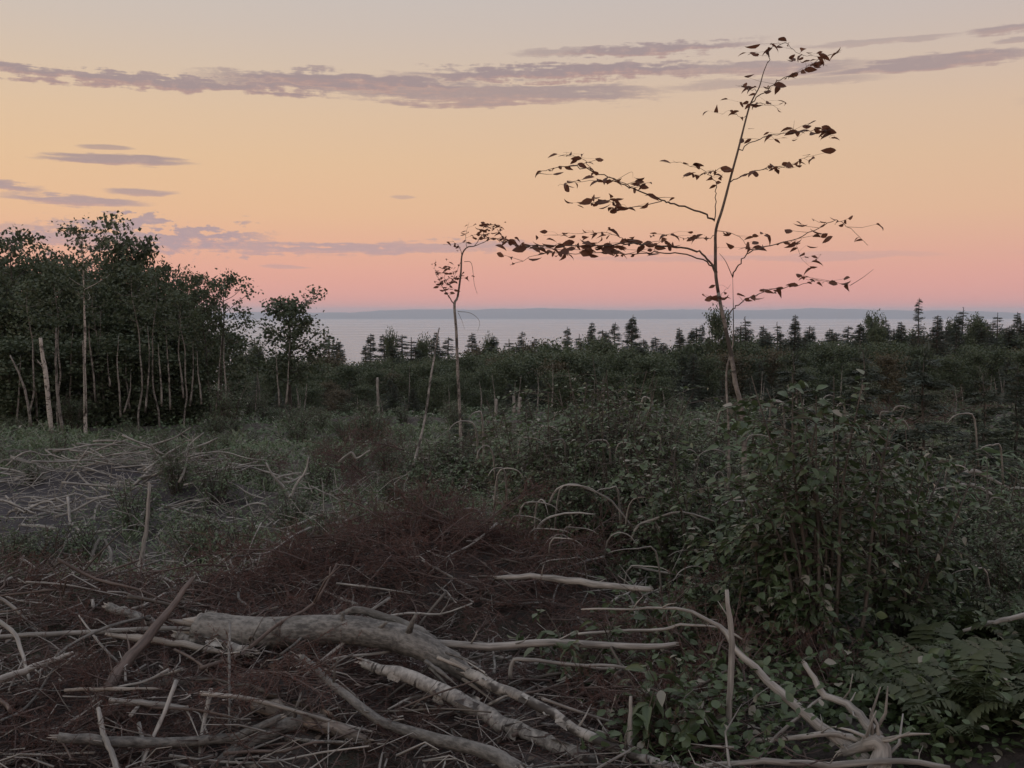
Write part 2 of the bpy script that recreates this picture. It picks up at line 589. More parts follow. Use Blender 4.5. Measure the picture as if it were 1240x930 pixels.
# far shore
fm, t, b, out = new_mat('far_wooded_hills')
g = t.n.new('ShaderNodeNewGeometry')
t.put(b.inputs['Base Color'], t.mix(t.noise(g.outputs['Position'], .002, 4), (.10, .13, .165), (.13, .16, .19)))  # part of the distant haze's blue is put into the hill colour
b.inputs['Roughness'].default_value = 1
xs = np.linspace(-15000, 15000, 340)
rows = []
for k, (dy, hf) in enumerate(((0, -.02), (60, .10), (400, .55), (1100, .9), (1700, 1.0), (2900, .0))):
    h = 118 + 22 * np.sin(xs / 2300 + .7) + 16 * np.sin(xs / 900 + 2) + 9 * np.sin(xs / 330) + 3 * np.sin(xs / 97 + k)
    rows.append(np.stack([xs, np.full_like(xs, 15000 + dy) + 120 * np.sin(xs / 1500), SEA + hf * h + (6 * R.normal(0, .5, len(xs)) if k > 1 else 0)], -1))
Vh = np.concatenate(rows)
nc = len(xs)
i, j = np.meshgrid(np.arange(len(rows) - 1), np.arange(nc - 1), indexing='ij')
a = i * nc + j
tag(link('far_hills', mk('far_hills', Vh, [np.stack([a, a + 1, a + nc + 1, a + nc], -1).reshape(-1, 4)], fm, True)), kind='structure')

# ------------------------------------------------------------------ trees
UPV = np.array([0, 0, 1.0])


def rdir(n, rng, zlo=-1, zhi=1):
    z = rng.uniform(zlo, zhi, n)
    p = rng.uniform(0, 2 * np.pi, n)
    s = np.sqrt(1 - z * z)
    return np.stack([s * np.cos(p), s * np.sin(p), z], -1)


def broad_tree(seed, H, base, rad, limbs=16, leaf=.15, per=11, csize=.34, trunk_r=.09, lean=.04, bark='trunk', crown='crown', ncl=(4, 8), top_bias=0.0, flat=False):
    """broadleaf tree: trunk with limbs, leaves in clusters along the outer limbs"""
    rng = np.random.default_rng(seed)
    tr = MB()
    n = 9
    tz = np.linspace(0, H * .93, n)
    off = np.cumsum(rng.normal(0, lean, (n, 2)), 0)
    off -= off[0]
    P = np.stack([off[:, 0], off[:, 1], tz], -1)
    P[0, 2] = -.3
    tr.add(*tube(spline(P, 3), [trunk_r * 1.25, trunk_r, trunk_r * .8, trunk_r * .5, trunk_r * .15], 7, rng=rng))
    cl = []
    for k in range(limbs):
        f = base + (1 - base) * ((k + rng.uniform(0, 1)) / limbs) ** (1 - top_bias * .4)
        f = min(f, .97)
        z0 = H * f
        q = np.array([np.interp(z0, P[:, 2], P[:, 0]), np.interp(z0, P[:, 2], P[:, 1]), min(z0, H * .92)])
        u = (f - base) / (1 - base)
        prof_ = math.sin(math.pi * min(1, .18 + .72 * u)) ** .8
        L = rad * prof_ * rng.uniform(.65, 1.15)
        ph = k * 2.4 + rng.uniform(-.4, .4)
        rise = rng.uniform(.15, .6) + .5 * u
        e = q + np.array([math.cos(ph) * L, math.sin(ph) * L, L * rise])
        mid = (q + e) / 2 + np.array([0, 0, -L * .05]) + rng.normal(0, L * .08, 3)
        C = spline([q, mid, e], 4)
        tr.add(*tube(C, [trunk_r * .38 * (1 - .5 * u), trunk_r * .08], 4, caps=False, rng=rng))
        for s in range(rng.integers(*ncl)):
            tt = rng.uniform(.35, 1.05)
            c = C[min(len(C) - 1, int(tt * (len(C) - 1)))] + rng.normal(0, 1, 3) * np.array([.22, .22, .16]) * rad * .55
            cl.append(c)
            if s % 2 == 0:
                tr.add(*tube(np.array([C[len(C) // 2], (C[len(C) // 2] + c) / 2 + rng.normal(0, .05, 3), c]), [trunk_r * .12, trunk_r * .04], 3, caps=False, rng=rng))
    cl = np.array(cl)
    k = np.repeat(np.arange(len(cl)), per)
    N = len(k)
    pos_ = cl[k] + rng.normal(0, 1, (N, 3)) * np.array([csize, csize, csize * .65]) * rng.uniform(.5, 1.1, (len(cl), 1))[k]
    ax = rdir(N, rng, -.9, .7)
    nr_ = UPV * .5 + rng.normal(0, 1, (N, 3))
    V, fs = batch(FAR, pos_, ax, nr_, leaf * rng.uniform(.7, 1.3, N))
    return tr.mesh('trunk', M[bark]), mk('crown', V, fs, M[crown])


def spruce_tree(seed, H, rad, whorls=18, per=7, spray=.34, bark='trunk', bare=.05, gap=.0, nsp=7):
    rng = np.random.default_rng(seed)
    tr = MB()
    P = np.stack([np.zeros(7), np.zeros(7), np.linspace(-.2, H, 7)], -1)
    P[1:-1, :2] += rng.normal(0, .02, (5, 2))
    tr.add(*tube(spline(P, 2), [.015 * H, .011 * H, .006 * H, .002 * H], 6, rng=rng))
    ps, axs, nn, sz = [], [], [], []
    for wv in range(whorls):
        u = (wv + rng.uniform(-.3, .3)) / whorls
        u = min(max(u, 0), 1)
        z = H * (bare + (1 - bare) * u)
        if rng.uniform() < gap:
            continue
        for kk in range(per):
            u = min(max((wv + rng.uniform(-.8, .8)) / whorls, 0), .985)
            z = H * (bare + (1 - bare) * u)
            L = rad * (1 - u) * rng.uniform(.5, 1.15) + .04
            ph = rng.uniform(0, 2 * np.pi)
            d = np.array([math.cos(ph), math.sin(ph), 0])
            droop = -.22 + .34 * u
            e = np.array([0, 0, z]) + d * L + UPV * (droop * L)
            m_ = np.array([0, 0, z]) + d * L * .55 + UPV * (droop * L * .75)
            C = spline([np.array([0, 0, z]), m_, e], 3)
            tr.add(*tube(C, [.0025 * H, .0006 * H], 3, caps=False, rng=rng))
            for s in range(nsp):
                tt = (s + .6) / nsp
                q = np.array([0, 0, z]) * (1 - tt) + e * tt
                q[2] = np.interp(tt, [0, .55, 1], [z, m_[2], e[2]])
                sd = np.cross(d, UPV) * (1 if s % 2 else -1)
                a_ = unit(d * rng.uniform(.5, 1.0) + sd * rng.uniform(.2, .9) + UPV * rng.uniform(-.35, .15))
                ps.append(q); axs.append(a_); nn.append(UPV * .6 + rng.normal(0, .8, 3)); sz.append(spray * (.55 + .6 * (1 - u)) * rng.uniform(.7, 1.2))
    # leader
    for s in range(6):
        ps.append(np.array([0, 0, H * (.94 + .010 * s)])); axs.append(unit(rng.normal(0, .3, 3) + UPV)); nn.append(rng.normal(0, 1, 3)); sz.append(.14)
    V, fs = batch(SPRAY, np.array(ps), np.array(axs), np.array(nn), np.array(sz))
    return tr.mesh('trunk', M[bark]), mk('crown', V, fs, M['spruce'])


def tree_proto(name, meshes, label, cat, group):
    root = link(name, None)
    tag(root, label, cat, group)
    link('trunk', meshes[0], root)
    link('crown', meshes[1], root)
    return root


PROTOS = {}


def plant_tree(kind, px, top, Y, width=None, label=None, rz=None, base_z=None):
    """kind from the table below; px: photo column of the stem, top: photo row of its tip, Y: metres away"""
    meshes, H, W, name, lab, cat, group = KINDS[kind]
    p = at(px, top, Y)
    zb = float(gz(p[0], Y))
    s = (p[2] - zb) / H
    sx = s if width is None else width / W
    rz = random.uniform(0, 6.28) if rz is None else rz
    if kind not in PROTOS:
        PROTOS[kind] = tree_proto(name, meshes, lab, cat, group)
        r = PROTOS[kind]
        r.location = (p[0], Y, zb)
        r.rotation_euler = (0, 0, rz)
        r.scale = (sx, sx, s)
        if label: r['label'] = label
        return r
    return clone(PROTOS[kind], (p[0], Y, zb), rz, (sx, sx, s), label or lab, (random.gauss(0, .022), random.gauss(0, .022)))


G_BIRCH = 'birches standing at the edge of the left wood'
G_LEFT = 'leafy trees of the dark wood on the left'
G_MIX = 'leafy trees of the wood beyond the clearing'
G_SPR = 'spruces rising along the skyline'
KINDS = {
    'birch': (broad_tree(11, 9.0, .62, 1.35, 15, .15, 16, .24, .068, .03, 'birch', ncl=(3, 6)), 9.0, 1.35, 'birch_tree', 'slender birch with a white trunk and small high crown in the left wood', 'tree', G_BIRCH),
    'birch_thin': (broad_tree(12, 8.0, .6, 1.0, 12, .15, 13, .24, .038, .075, 'greytrunk', ncl=(3, 6)), 8.0, 1.0, 'birch_tree', 'thin pale stemmed birch at the edge of the left wood', 'tree', G_BIRCH),
    'round': (broad_tree(13, 6.0, .30, 1.9, 28, .18, 26, .26, .09, .03, 'trunk', ncl=(4, 8)), 6.0, 1.9, 'round_tree', 'leafy tree with a rounded crown in the left wood', 'tree', G_LEFT),
    'airy': (broad_tree(14, 7.0, .35, 1.6, 22, .17, 16, .22, .07, .05, 'trunk', ncl=(4, 7)), 7.0, 1.6, 'round_tree', 'open crowned leafy tree with sky showing through in the left wood', 'tree', G_LEFT),
    'bushy': (broad_tree(15, 6.0, .08, 2.1, 34, .22, 24, .40, .08, .04, 'trunk', ncl=(5, 9)), 6.0, 2.1, 'leafy_tree', 'dense dark leafy tree filling the left wood', 'tree', G_LEFT),
    'bushy2': (broad_tree(16, 6.0, .06, 2.3, 34, .22, 24, .40, .08, .05, 'trunk', ncl=(5, 9)), 6.0, 2.3, 'leafy_tree', 'dense dark leafy tree deep in the left wood', 'tree', G_LEFT),
    'mix': (broad_tree(17, 5.0, .05, 1.9, 30, .17, 30, .34, .07, .04, 'trunk', ncl=(5, 9)), 5.0, 1.9, 'leafy_tree', 'rounded leafy tree in the wood beyond the clearing', 'tree', G_MIX),
    'mix2': (broad_tree(18, 5.0, .1, 1.7, 28, .17, 30, .32, .07, .05, 'trunk', ncl=(5, 9)), 5.0, 1.7, 'leafy_tree', 'leafy tree with an uneven crown in the wood beyond the clearing', 'tree', G_MIX),
    'rusty': (broad_tree(19, 5.0, .08, 1.9, 28, .17, 30, .32, .07, .05, 'trunk', 'crown_brown', ncl=(5, 9)), 5.0, 1.9, 'leafy_tree', 'rusty brown leafy tree in the wood beyond the clearing', 'tree', G_MIX),
    'spruce': (spruce_tree(21, 8.0, 1.5, 40, 8, .36), 8.0, 1.5, 'spruce_tree', 'dark spruce with a pointed tip on the skyline', 'tree', G_SPR),
    'spruce2': (spruce_tree(22, 8.0, 1.2, 34, 7, .34, gap=.12), 8.0, 1.2, 'spruce_tree', 'narrow dark spruce with a ragged tip on the skyline', 'tree', G_SPR),
    'spruce4': (spruce_tree(24, 8.0, 1.4, 26, 6, .40, gap=.34), 8.0, 1.4, 'spruce_tree', 'narrow dark spruce with a ragged tip on the skyline', 'tree', G_SPR),
    'spruce5': (spruce_tree(25, 8.0, 2.1, 30, 8, .42, gap=.15), 8.0, 2.1, 'spruce_tree', 'broad dark spruce with layered boughs on the skyline', 'tree', G_SPR),
    'spruce3': (spruce_tree(23, 8.0, 1.9, 36, 8, .44, gap=.05), 8.0, 1.9, 'spruce_tree', 'broad dark spruce with layered boughs on the skyline', 'tree', G_SPR),
}

# left wood: front stems with their own crowns
plant_tree('birch', 97, 268, 40, 1.15, 'tall white trunked birch whose small ragged crown stands above the left wood')
plant_tree('birch_thin', 163, 318, 41, .9)
plant_tree('birch_thin', 189, 325, 43, .9)
plant_tree('birch_thin', 66, 330, 40, .8, 'thin pale birch close beside the tallest birch of the left wood')
plant_tree('birch_thin', 219, 352, 42, .8)
plant_tree('birch_thin', 112, 336, 43, .8)
plant_tree('birch_thin', 30, 335, 39, .8, 'thin pale birch at the outer edge of the left wood')
plant_tree('birch_thin', 138, 345, 46, .8)
plant_tree('airy', 268, 333, 47, 1.3, 'open crowned tree at the seaward end of the left wood with sky between its leaves')
plant_tree('airy', 12, 281, 44, 1.5, 'tall open crowned tree cut by the picture edge in the left wood')
plant_tree('round', 155, 297, 47, 1.75, 'broad rounded crown standing highest in the middle of the left wood')
plant_tree('airy', 125, 312, 49, 1.2)
plant_tree('airy', 195, 318, 50, 1.2)
plant_tree('airy', 237, 330, 50, 1.0, 'narrow pointed leafy tree next to the open crowned end tree')
plant_tree('airy', 48, 306, 48, 1.3)
for px, top, Y in ((30, 318, 46), (80, 318, 47), (112, 322, 46), (175, 326, 46), (214, 340, 47), (250, 348, 46), (138, 316, 51), (-20, 300, 45)):
    plant_tree(random.choice(('airy', 'airy', 'birch')), px, top, Y, random.uniform(.8, 1.2), 'open crowned leafy tree with sky showing through in the left wood')
plant_tree('round', 350, 369, 58, 2.0, 'round crowned tree standing alone against the sea')
for px, top, Y in ((-60, 300, 48), (-25, 305, 50), (20, 322, 52), (55, 330, 46), (85, 325, 52), (120, 340, 50), (150, 335, 54), (182, 345, 50), (210, 352, 54), (238, 368, 52), (262, 398, 54),
                   (-10, 360, 43), (35, 375, 44), (75, 372, 45), (128, 380, 46), (172, 385, 47), (205, 392, 47), (232, 408, 49), (-45, 340, 44), (10, 405, 41), (48, 410, 42), (110, 405, 43), (150, 410, 44), (190, 420, 45), (225, 428, 46), (-90, 310, 52), (-130, 300, 56), (-120, 360, 48)):
    plant_tree(random.choice(('bushy', 'bushy2')), px + random.uniform(-5, 5), top + 14, Y, random.uniform(1.3, 1.8))

# skyline spruces beyond the clearing
for px, top in ((290, 424), (308, 416), (380, 420), (398, 406), (411, 414), (447, 407), (468, 404), (487, 407), (498, 411), (509, 411), (525, 404), (541, 408), (573, 402), (590, 411), (601, 407), (617, 412),
                (632, 404), (647, 409), (662, 411), (690, 396), (702, 404), (716, 392), (729, 402), (744, 389), (763, 381), (779, 412), (800, 407), (828, 395), (849, 391), (905, 386), (921, 393), (944, 388),
                (965, 383), (985, 394), (1003, 396), (1026, 393), (1048, 379), (1060, 390), (1073, 389), (1090, 391), (1135, 380), (1149, 388), (1165, 374), (1186, 384), (1206, 381), (1232, 378), (1262, 378), (1300, 372)):
    f = min(1, max(0, (px - 650) / 500))
    Y = random.uniform(112, 132) * (1 - f) + random.uniform(84, 104) * f
    plant_tree(random.choice(('spruce', 'spruce2', 'spruce3', 'spruce4', 'spruce5')), px, top + random.uniform(-3, 2), Y, random.uniform(2.0, 3.6) * (1 if Y > 105 else .8))
    if random.random() < .12:
        plant_tree('mix2', px + random.uniform(-9, 9), top + random.uniform(4, 12), Y - 3, random.uniform(.8, 1.2))
    if random.random() < .9:        # a broader, lower neighbour
        plant_tree(random.choice(('spruce', 'spruce3', 'spruce5', 'spruce2')), px + random.uniform(-9, 9), top + random.uniform(5, 15), Y - random.uniform(2, 9), random.uniform(2.6, 4.0) * (1 if Y > 105 else .8))
for px in range(842, 1300, 11):
    plant_tree(random.choice(('spruce', 'spruce3', 'spruce2', 'spruce4', 'spruce5')), px + random.uniform(-5, 5), np.interp(px, [842, 900, 1000, 1100, 1300], [402, 402, 404, 394, 387]) + random.uniform(-4, 13), random.uniform(88, 108), random.uniform(1.8, 3.2))
plant_tree('spruce2', 1112, 361, 80, 1.3, 'tallest ragged spruce on the skyline beyond the fir saplings')
plant_tree('mix2', 872, 386, 84, 1.2, 'bushy dark tree crown just behind the tall backlit sapling')
# leafy wood in front of and between them
sky_x = [280, 330, 420, 520, 600, 680, 740, 790, 850, 900, 980, 1050, 1120, 1180, 1240, 1330]
sky_y = [432, 430, 430, 426, 424, 414, 412, 420, 412, 412, 415, 411, 406, 404, 402, 398]
for row, (Y0, Y1, drop, step) in enumerate(((100, 116, 14, 18), (84, 98, 19, 19), (72, 82, 25, 21), (62, 70, 42, 30))):
    px = 282 + row * 4 if row < 3 else 300
    while px < 1330:
        Y = random.uniform(Y0, Y1)
        f = min(1, max(0, (px - 650) / 500))
        top = np.interp(px, sky_x, sky_y) + drop * (1 - .25 * f) + random.uniform(-8, 12)
        kind = random.choices(('mix', 'mix2', 'rusty', 'spruce3'), (4, 3.5, 1.1 if row < 2 else 1.5, 2.6 if row else 1.2))[0]
        p = at(px, top, Y)
        if p[2] - gz(p[0], Y) > 1.0:
            hh = p[2] - gz(p[0], Y)
            plant_tree(kind, px, top, Y, float(np.clip(hh * random.uniform(.32, .48), .9, 2.3)))
        px += step * random.uniform(.75, 1.3)

# ------------------------------------------------------------------ saplings, leaves coloured as if lit from behind
def sapling(name, label, cat, trunks, branches, twigs, Y, leafs, clusters, leaf_size, cropf, seed, trunk_r, group=None, mat='saptrunk', low=0.0):
    """trunks/branches: polylines in photo pixels; each branch swings towards or away from the viewer as it grows"""
    rng = np.random.default_rng(seed)
    root = link(name, None)
    base = at(*cropf(*trunks[0][0]), Y)
    base[2] = gz(base[0], Y)
    root.location = base
    tag(root, label, cat, group)
    lm = [mk('leaf', NEAR[0] * np.array([1, wd * .85, cv]), NEAR[1], M['sapleaf'], True) for wd, cv in ((.95, 1), (.75, 1.8), (1.0, .4), (.7, -1.2))]

    def w3(pts, swing, y0=0.0):
        n = len(pts)
        return np.array([at(*cropf(*q), Y + y0 + swing * (k / max(1, n - 1)) ** 1.2) for k, q in enumerate(pts)]) - base

    def leaf_at(p, size=None, axis=None):
        o = link('leaf', lm[rng.integers(4)], root)
        ax = rdir(1, rng, -.45, .12)[0] if axis is None else axis
        ax = ax * np.array([1, .8, 1])
        nrm = UPV * rng.uniform(.0, 1.0) + rng.normal(0, .75, 3)
        X, Yv, Z = frames(ax, nrm)
        s = leaf_size * rng.uniform(.5, 1.35) if size is None else size
        o.matrix_local = Matrix(np.vstack([np.column_stack([X * s, Yv * s, Z * s, p]), [0, 0, 0, 1]]).tolist())

    for k, tpts in enumerate(trunks):
        C = spline(w3(tpts, .0, .0 if k == 0 else .12), 4)
        if k == 0 or True:
            C = np.vstack([[C[0][0] - .0, C[0][1], min(C[0][2], -.0) - .15], C])
        if k == 0 and low:
            q = int(len(C) * low)      # pale foot; the bark colour above carries the backlit dark
            rr = np.interp(np.linspace(0, 1, len(C)), np.linspace(0, 1, len(trunk_r)), trunk_r)
            link('lower_trunk', MBtube(C[:q + 1], rr[:q + 1], 8, .05, M['greytrunk'], rng), root)
            link('trunk', MBtube(C[q:], rr[q:], 8, .05, M[mat], rng), root)
        else:
            link('trunk' if k == 0 else 'stem', MBtube(C, trunk_r if k == 0 else trunk_r * .55, 8, .05, M[mat if k == 0 else 'greytrunk'], rng), root)
    for (pts, r0, swing, t0, nl) in branches:
        C = spline(w3(pts, swing), 5)
        C[1:-1] += rng.normal(0, .006, (len(C) - 2, 3))
        br = link('branch', MBtube(C, [r0 * .85, r0 * .5, r0 * .2], 5, 0, M[mat], rng), root)
        tw = MB()
        nl = int(nl * 1.35)
        for q in range(nl):
            tt = t0 + (1 - t0) * (q + rng.uniform(0, .8)) / nl
            c = C[min(len(C) - 1, int(tt * (len(C) - 1)))]
            if rng.uniform() < .62:     # leaf on a short side twig
                e = c + rdir(1, rng, -.2, .35)[0] * leaf_size * rng.uniform(.6, 2.8)
                tw.add(*tube(np.array([c, (c + e) / 2 + rng.normal(0, .008, 3), e]), [r0 * .28, r0 * .14], 3, rng=rng))
                leaf_at(e)
                if rng.uniform() < .5:
                    leaf_at((c + e) / 2)
            else:
                leaf_at(c)
        if tw.V:
            tag(link('side_twigs', tw.mesh('side_twigs', M[mat]), br), kind='stuff')
    for (pts, r0, swing) in twigs:
        link('twig', MBtube(spline(w3(pts, swing), 4), [r0, r0 * .4], 4, 0, M[mat], rng), root)
    for (x, y, spread, n, dy) in clusters:
        c = at(*cropf(x, y), Y + dy) - base
        for q in range(n):
            leaf_at(c + rng.normal(0, 1, 3) * np.array([spread, spread, spread * .55]))
    return root


def MBtube(C, r, nseg, rough, mat, rng=R):
    m = MB()
    m.add(*tube(C, r, nseg, rough=rough, rng=rng))
    return m.mesh('wood', mat)


c4 = lambda x, y: (600 + x / 2.583, 30 + y / 2.583)
YS = 9.6
t1 = [(778, 1330), (776, 1270), (765, 1180), (750, 1120), (742, 1060), (728, 990), (716, 930), (705, 880), (690, 790), (688, 700), (690, 640), (710, 575), (735, 480), (762, 380), (790, 270), (806, 230), (825, 195), (838, 150), (852, 115)]
t2 = [(730, 1330), (728, 1240), (722, 1090), (742, 1000), (744, 900), (742, 790)]
sapling('beech_sapling', 'tall slender sapling with backlit brown leaves on level branches against the pink sky', 'sapling', [t1, t2], [
    ([(683, 610), (640, 585), (560, 560), (520, 545), (440, 515), (380, 490), (310, 460), (240, 440), (180, 445), (125, 472)], .011, -.5, .35, 18),
    ([(300, 455), (285, 432), (255, 415), (212, 400)], .004, -.1, .5, 5),
    ([(440, 518), (390, 490), (330, 488), (240, 490), (195, 505)], .005, .35, .3, 9),
    ([(520, 552), (430, 572), (390, 565), (340, 552), (265, 562)], .005, -.2, .3, 13),
    ([(692, 775), (655, 722), (600, 700), (500, 690), (420, 685), (340, 690), (240, 690), (150, 690), (60, 690), (5, 640)], .012, -.6, .3, 26),
    ([(690, 785), (660, 740), (580, 715), (500, 712), (420, 720), (340, 715), (250, 715), (150, 715), (45, 752)], .009, .5, .35, 20),
    ([(420, 686), (380, 660), (330, 650), (230, 650), (150, 660)], .004, -.2, .3, 8),
    ([(735, 492), (790, 465), (850, 448), (930, 435), (985, 405)], .006, -.3, .2, 12),
    ([(762, 390), (800, 368), (870, 345), (930, 340), (1000, 330), (1062, 348)], .006, .3, .3, 14),
    ([(684, 615), (688, 540), (690, 500), (665, 465), (610, 440), (555, 425)], .006, .2, .35, 7),
    ([(733, 450), (680, 455), (635, 472)], .004, -.1, .3, 5),
    ([(800, 245), (850, 205), (890, 172), (950, 145), (1010, 112), (1082, 78)], .006, -.3, .25, 16),
    ([(852, 118), (862, 78), (905, 58), (950, 95), (1005, 100), (1040, 130)], .004, .2, .1, 13),
    ([(786, 285), (768, 292), (740, 268), (705, 282)], .003, -.1, .4, 4),
    ([(795, 252), (830, 245), (892, 265)], .004, .1, .2, 8),
    ([(815, 208), (790, 197), (750, 188)], .003, -.1, .4, 4),
    ([(742, 790), (765, 745), (805, 705), (900, 682), (1000, 642), (1060, 612), (1100, 628), (1165, 690)], .008, -.4, .3, 13),
    ([(728, 905), (760, 872), (800, 850), (870, 828), (950, 815), (1030, 800), (1110, 815)], .007, .4, .25, 17),
    ([(692, 645), (740, 652), (790, 690), (805, 705)], .004, .1, .1, 7),
    ([(692, 660), (640, 668), (560, 660), (490, 655)], .004, .1, .2, 9),
    ([(700, 880), (702, 850), (735, 812)], .004, -.1, .3, 4),
    ([(900, 682), (940, 690), (960, 740), (1000, 765)], .003, .1, .3, 7),
], [([(1110, 815), (1150, 790), (1182, 765)], .003, .1), ([(985, 405), (960, 410)], .002, 0), ([(742, 790), (720, 740), (700, 715)], .004, 0), ([(380, 485), (425, 460), (430, 480)], .002, .1),
    ([(790, 325), (810, 325)], .002, 0), ([(930, 340), (935, 300)], .002, 0), ([(1040, 95), (1080, 85)], .002, 0)],
    YS, None, [(300, 690, .085, 13, -.3), (270, 700, .09, 7, -.2), (380, 690, .08, 4, -.2), (170, 695, .08, 4, -.3), (60, 690, .09, 6, -.5), (1035, 335, .05, 8, .25), (895, 436, .04, 5, -.2), (1035, 658, .04, 3, -.3), (840, 650, .03, 2, 0), (700, 853, .02, 3, 0), (800, 852, .02, 2, 0), (960, 100, .05, 6, 0), (405, 672, .02, 2, -.3), (640, 470, .03, 3, 0), (790, 248, .03, 3, 0), (320, 555, .04, 5, -.1), (860, 80, .02, 2, .1)],
    .098, c4, 31, np.array([.022, .020, .0155, .0115, .007, .003]), low=.42)

c3 = lambda x, y: (280 + x / 3.1, 240 + y / 3.1)
sapling('young_birch', 'thin bent young tree with sparse backlit leaves standing before the sea', 'sapling', [[(862, 1060), (860, 860), (850, 640), (845, 500), (838, 400), (850, 370), (862, 280), (866, 215), (885, 185), (912, 180), (942, 168)]], [
    ([(838, 398), (800, 345), (778, 300)], .016, -.3, .3, 9),
    ([(866, 215), (855, 180), (830, 160)], .010, .2, .3, 6),
    ([(912, 180), (940, 140), (965, 112), (1005, 98)], .010, -.3, .2, 15),
    ([(942, 168), (985, 150), (1030, 158), (1068, 158)], .010, .4, .2, 12),
    ([(830, 335), (800, 300), (815, 245)], .008, .3, .1, 14),
    ([(846, 300), (850, 300), (868, 300)], .008, -.2, .1, 8),
    ([(885, 185), (880, 140), (893, 90)], .008, .2, .2, 7),
    ([(780, 310), (765, 270), (768, 228)], .007, .2, .2, 6),
    ([(866, 230), (820, 330), (815, 340)], .006, .2, .2, 6),
], [([(875, 238), (902, 245), (912, 320), (924, 360)], .007, .2), ([(850, 425), (900, 432), (932, 462), (925, 500)], .006, .2), ([(852, 430), (866, 460), (876, 492)], .005, -.1)],
    24.0, None, [(960, 115, .14, 16, -.2), (1000, 105, .12, 12, 0), (920, 140, .16, 9, .2), (820, 245, .14, 9, .2), (800, 300, .15, 8, 0), (850, 300, .12, 6, 0), (1040, 150, .1, 5, .2)],
    .11, c3, 32, np.array([.036, .033, .028, .020, .014, .006]), low=.5)

# ------------------------------------------------------------------ dead stems standing in the clearing
def polylog(name, label, cat, pts, rpx, mat='stick', lift=0.0, Y=None, nseg=8, rough=.08, stubs=0, group=None, seed=0, wob=.012, knots=True):
    """a stem lying where the photograph shows it: its depth comes from the ground under its two ends"""
    rng = np.random.default_rng(seed + int(pts[0][0] * 7 + pts[0][1]))
    if Y is None:
        Ya, Yb = hit(*pts[0]), hit(*pts[-1])
    elif np.ndim(Y) == 0:
        Ya = Yb = Y
    else:
        Ya, Yb = Y
    n = len(pts)
    Ls = np.concatenate([[0], np.cumsum([math.dist(pts[k], pts[k + 1]) for k in range(n - 1)])])
    Ls /= Ls[-1]
    P = np.array([at(*pts[k], Ya * (1 - Ls[k]) + Yb * Ls[k]) for k in range(n)])
    P[:, 2] += lift
    Ym = (Ya + Yb) / 2
    C = spline(P, max(3, 16 // n))
    rad = np.atleast_1d(np.array(rpx, float)) * Ym / F
    rm = rad.mean()
    C[1:-1] += rng.normal(0, min(rm * .16, .0045), (len(C) - 2, 3))
    base = C[0].copy()
    body = MB()
    body.add(*tube(C - base, rad if len(rad) > 1 else np.array([rad[0], rad[0] * .75]), nseg, rough=rough, rng=rng))
    root = tag(link(name, body.mesh('stem', M[mat]), None, base), label, cat, group)
    for s in range(stubs):
        k = rng.integers(2, len(C) - 2)
        d = unit((C[k + 1] - C[k]) * rng.uniform(.2, .8) / np.linalg.norm(C[k + 1] - C[k]) + rdir(1, rng, -.1, 1)[0])
        L = rm * rng.uniform(3, 9)
        q = C[k] - base
        sm_ = MB()
        sm_.add(*tube(np.array([q, q + d * L * .5 + rng.normal(0, L * .06, 3), q + d * L]), [rm * .32, rm * .2, rm * .09], 5, rng=rng))
        link('branch_stub', sm_.mesh('branch_stub', M[mat]), root)
    if rm > .016 and Ym < 9 and mat != 'wood':
        rr = np.interp(np.linspace(0, 1, len(C)), np.linspace(0, 1, len(rad)), rad) if len(rad) > 1 else np.full(len(C), rad[0])
        for e, nx in ((0, 2), (len(C) - 1, len(C) - 3)):      # jagged wood where the stem snapped
            d = unit(C[e] - C[nx])
            bm_ = MB()
            for q in range(7):
                a_ = unit(np.cross(d, rdir(1, rng)[0]))
                p0 = C[e] - base + a_ * rr[e] * rng.uniform(.15, .75) - d * rr[e] * .3
                L = rr[e] * rng.uniform(.6, 2.6)
                bm_.add(*tube(np.array([p0, p0 + d * L * .6, p0 + d * L + a_ * L * .1]), [rr[e] * .34, rr[e] * .24, rr[e] * .03], 4, rough=.2, rng=rng))
            tag(link('broken_end', bm_.mesh('broken_end', M['wood'], False), root), kind='stuff')
        if mat in ('birch_log', 'half_bark'):
            for q in range(7):                                # loose curls of bark
                i0 = rng.integers(2, len(C) - 3)
                ax_ = unit(C[i0 + 1] - C[i0])
                up_ = unit(np.cross(ax_, rdir(1, rng)[0]))
                if up_[2] < 0 or up_[1] > .5:
                    up_ = -up_
                sd_ = np.cross(ax_, up_)
                L, W_ = rr[i0] * rng.uniform(1.0, 3.0) * (.35 if mat == 'log' else 1), rng.uniform(.5, 1.1) * (.6 if mat == 'log' else 1)
                G = []
                for u_ in (0, .5, 1):
                    for v_ in (0, .35, .7, 1):
                        th_ = (v_ - .3) * W_
                        r_ = rr[i0] * (1.05 + .5 * v_ ** 3)
                        G.append(C[i0] - base + ax_ * (u_ - .5) * L * (1 + .2 * rng.normal()) + up_ * r_ * math.cos(th_) + sd_ * r_ * math.sin(th_))
                fq = np.array([(a * 4 + b, a * 4 + b + 1, a * 4 + b + 5, a * 4 + b + 4) for a in (0, 1) for b in (0, 1, 2)])
                fm_ = MB()
                fm_.add(np.array(G), [fq], np.array(G) * 1.0)
                link('bark_flake', fm_.mesh('bark_flake', M[mat]), root)
    return root, C, rad


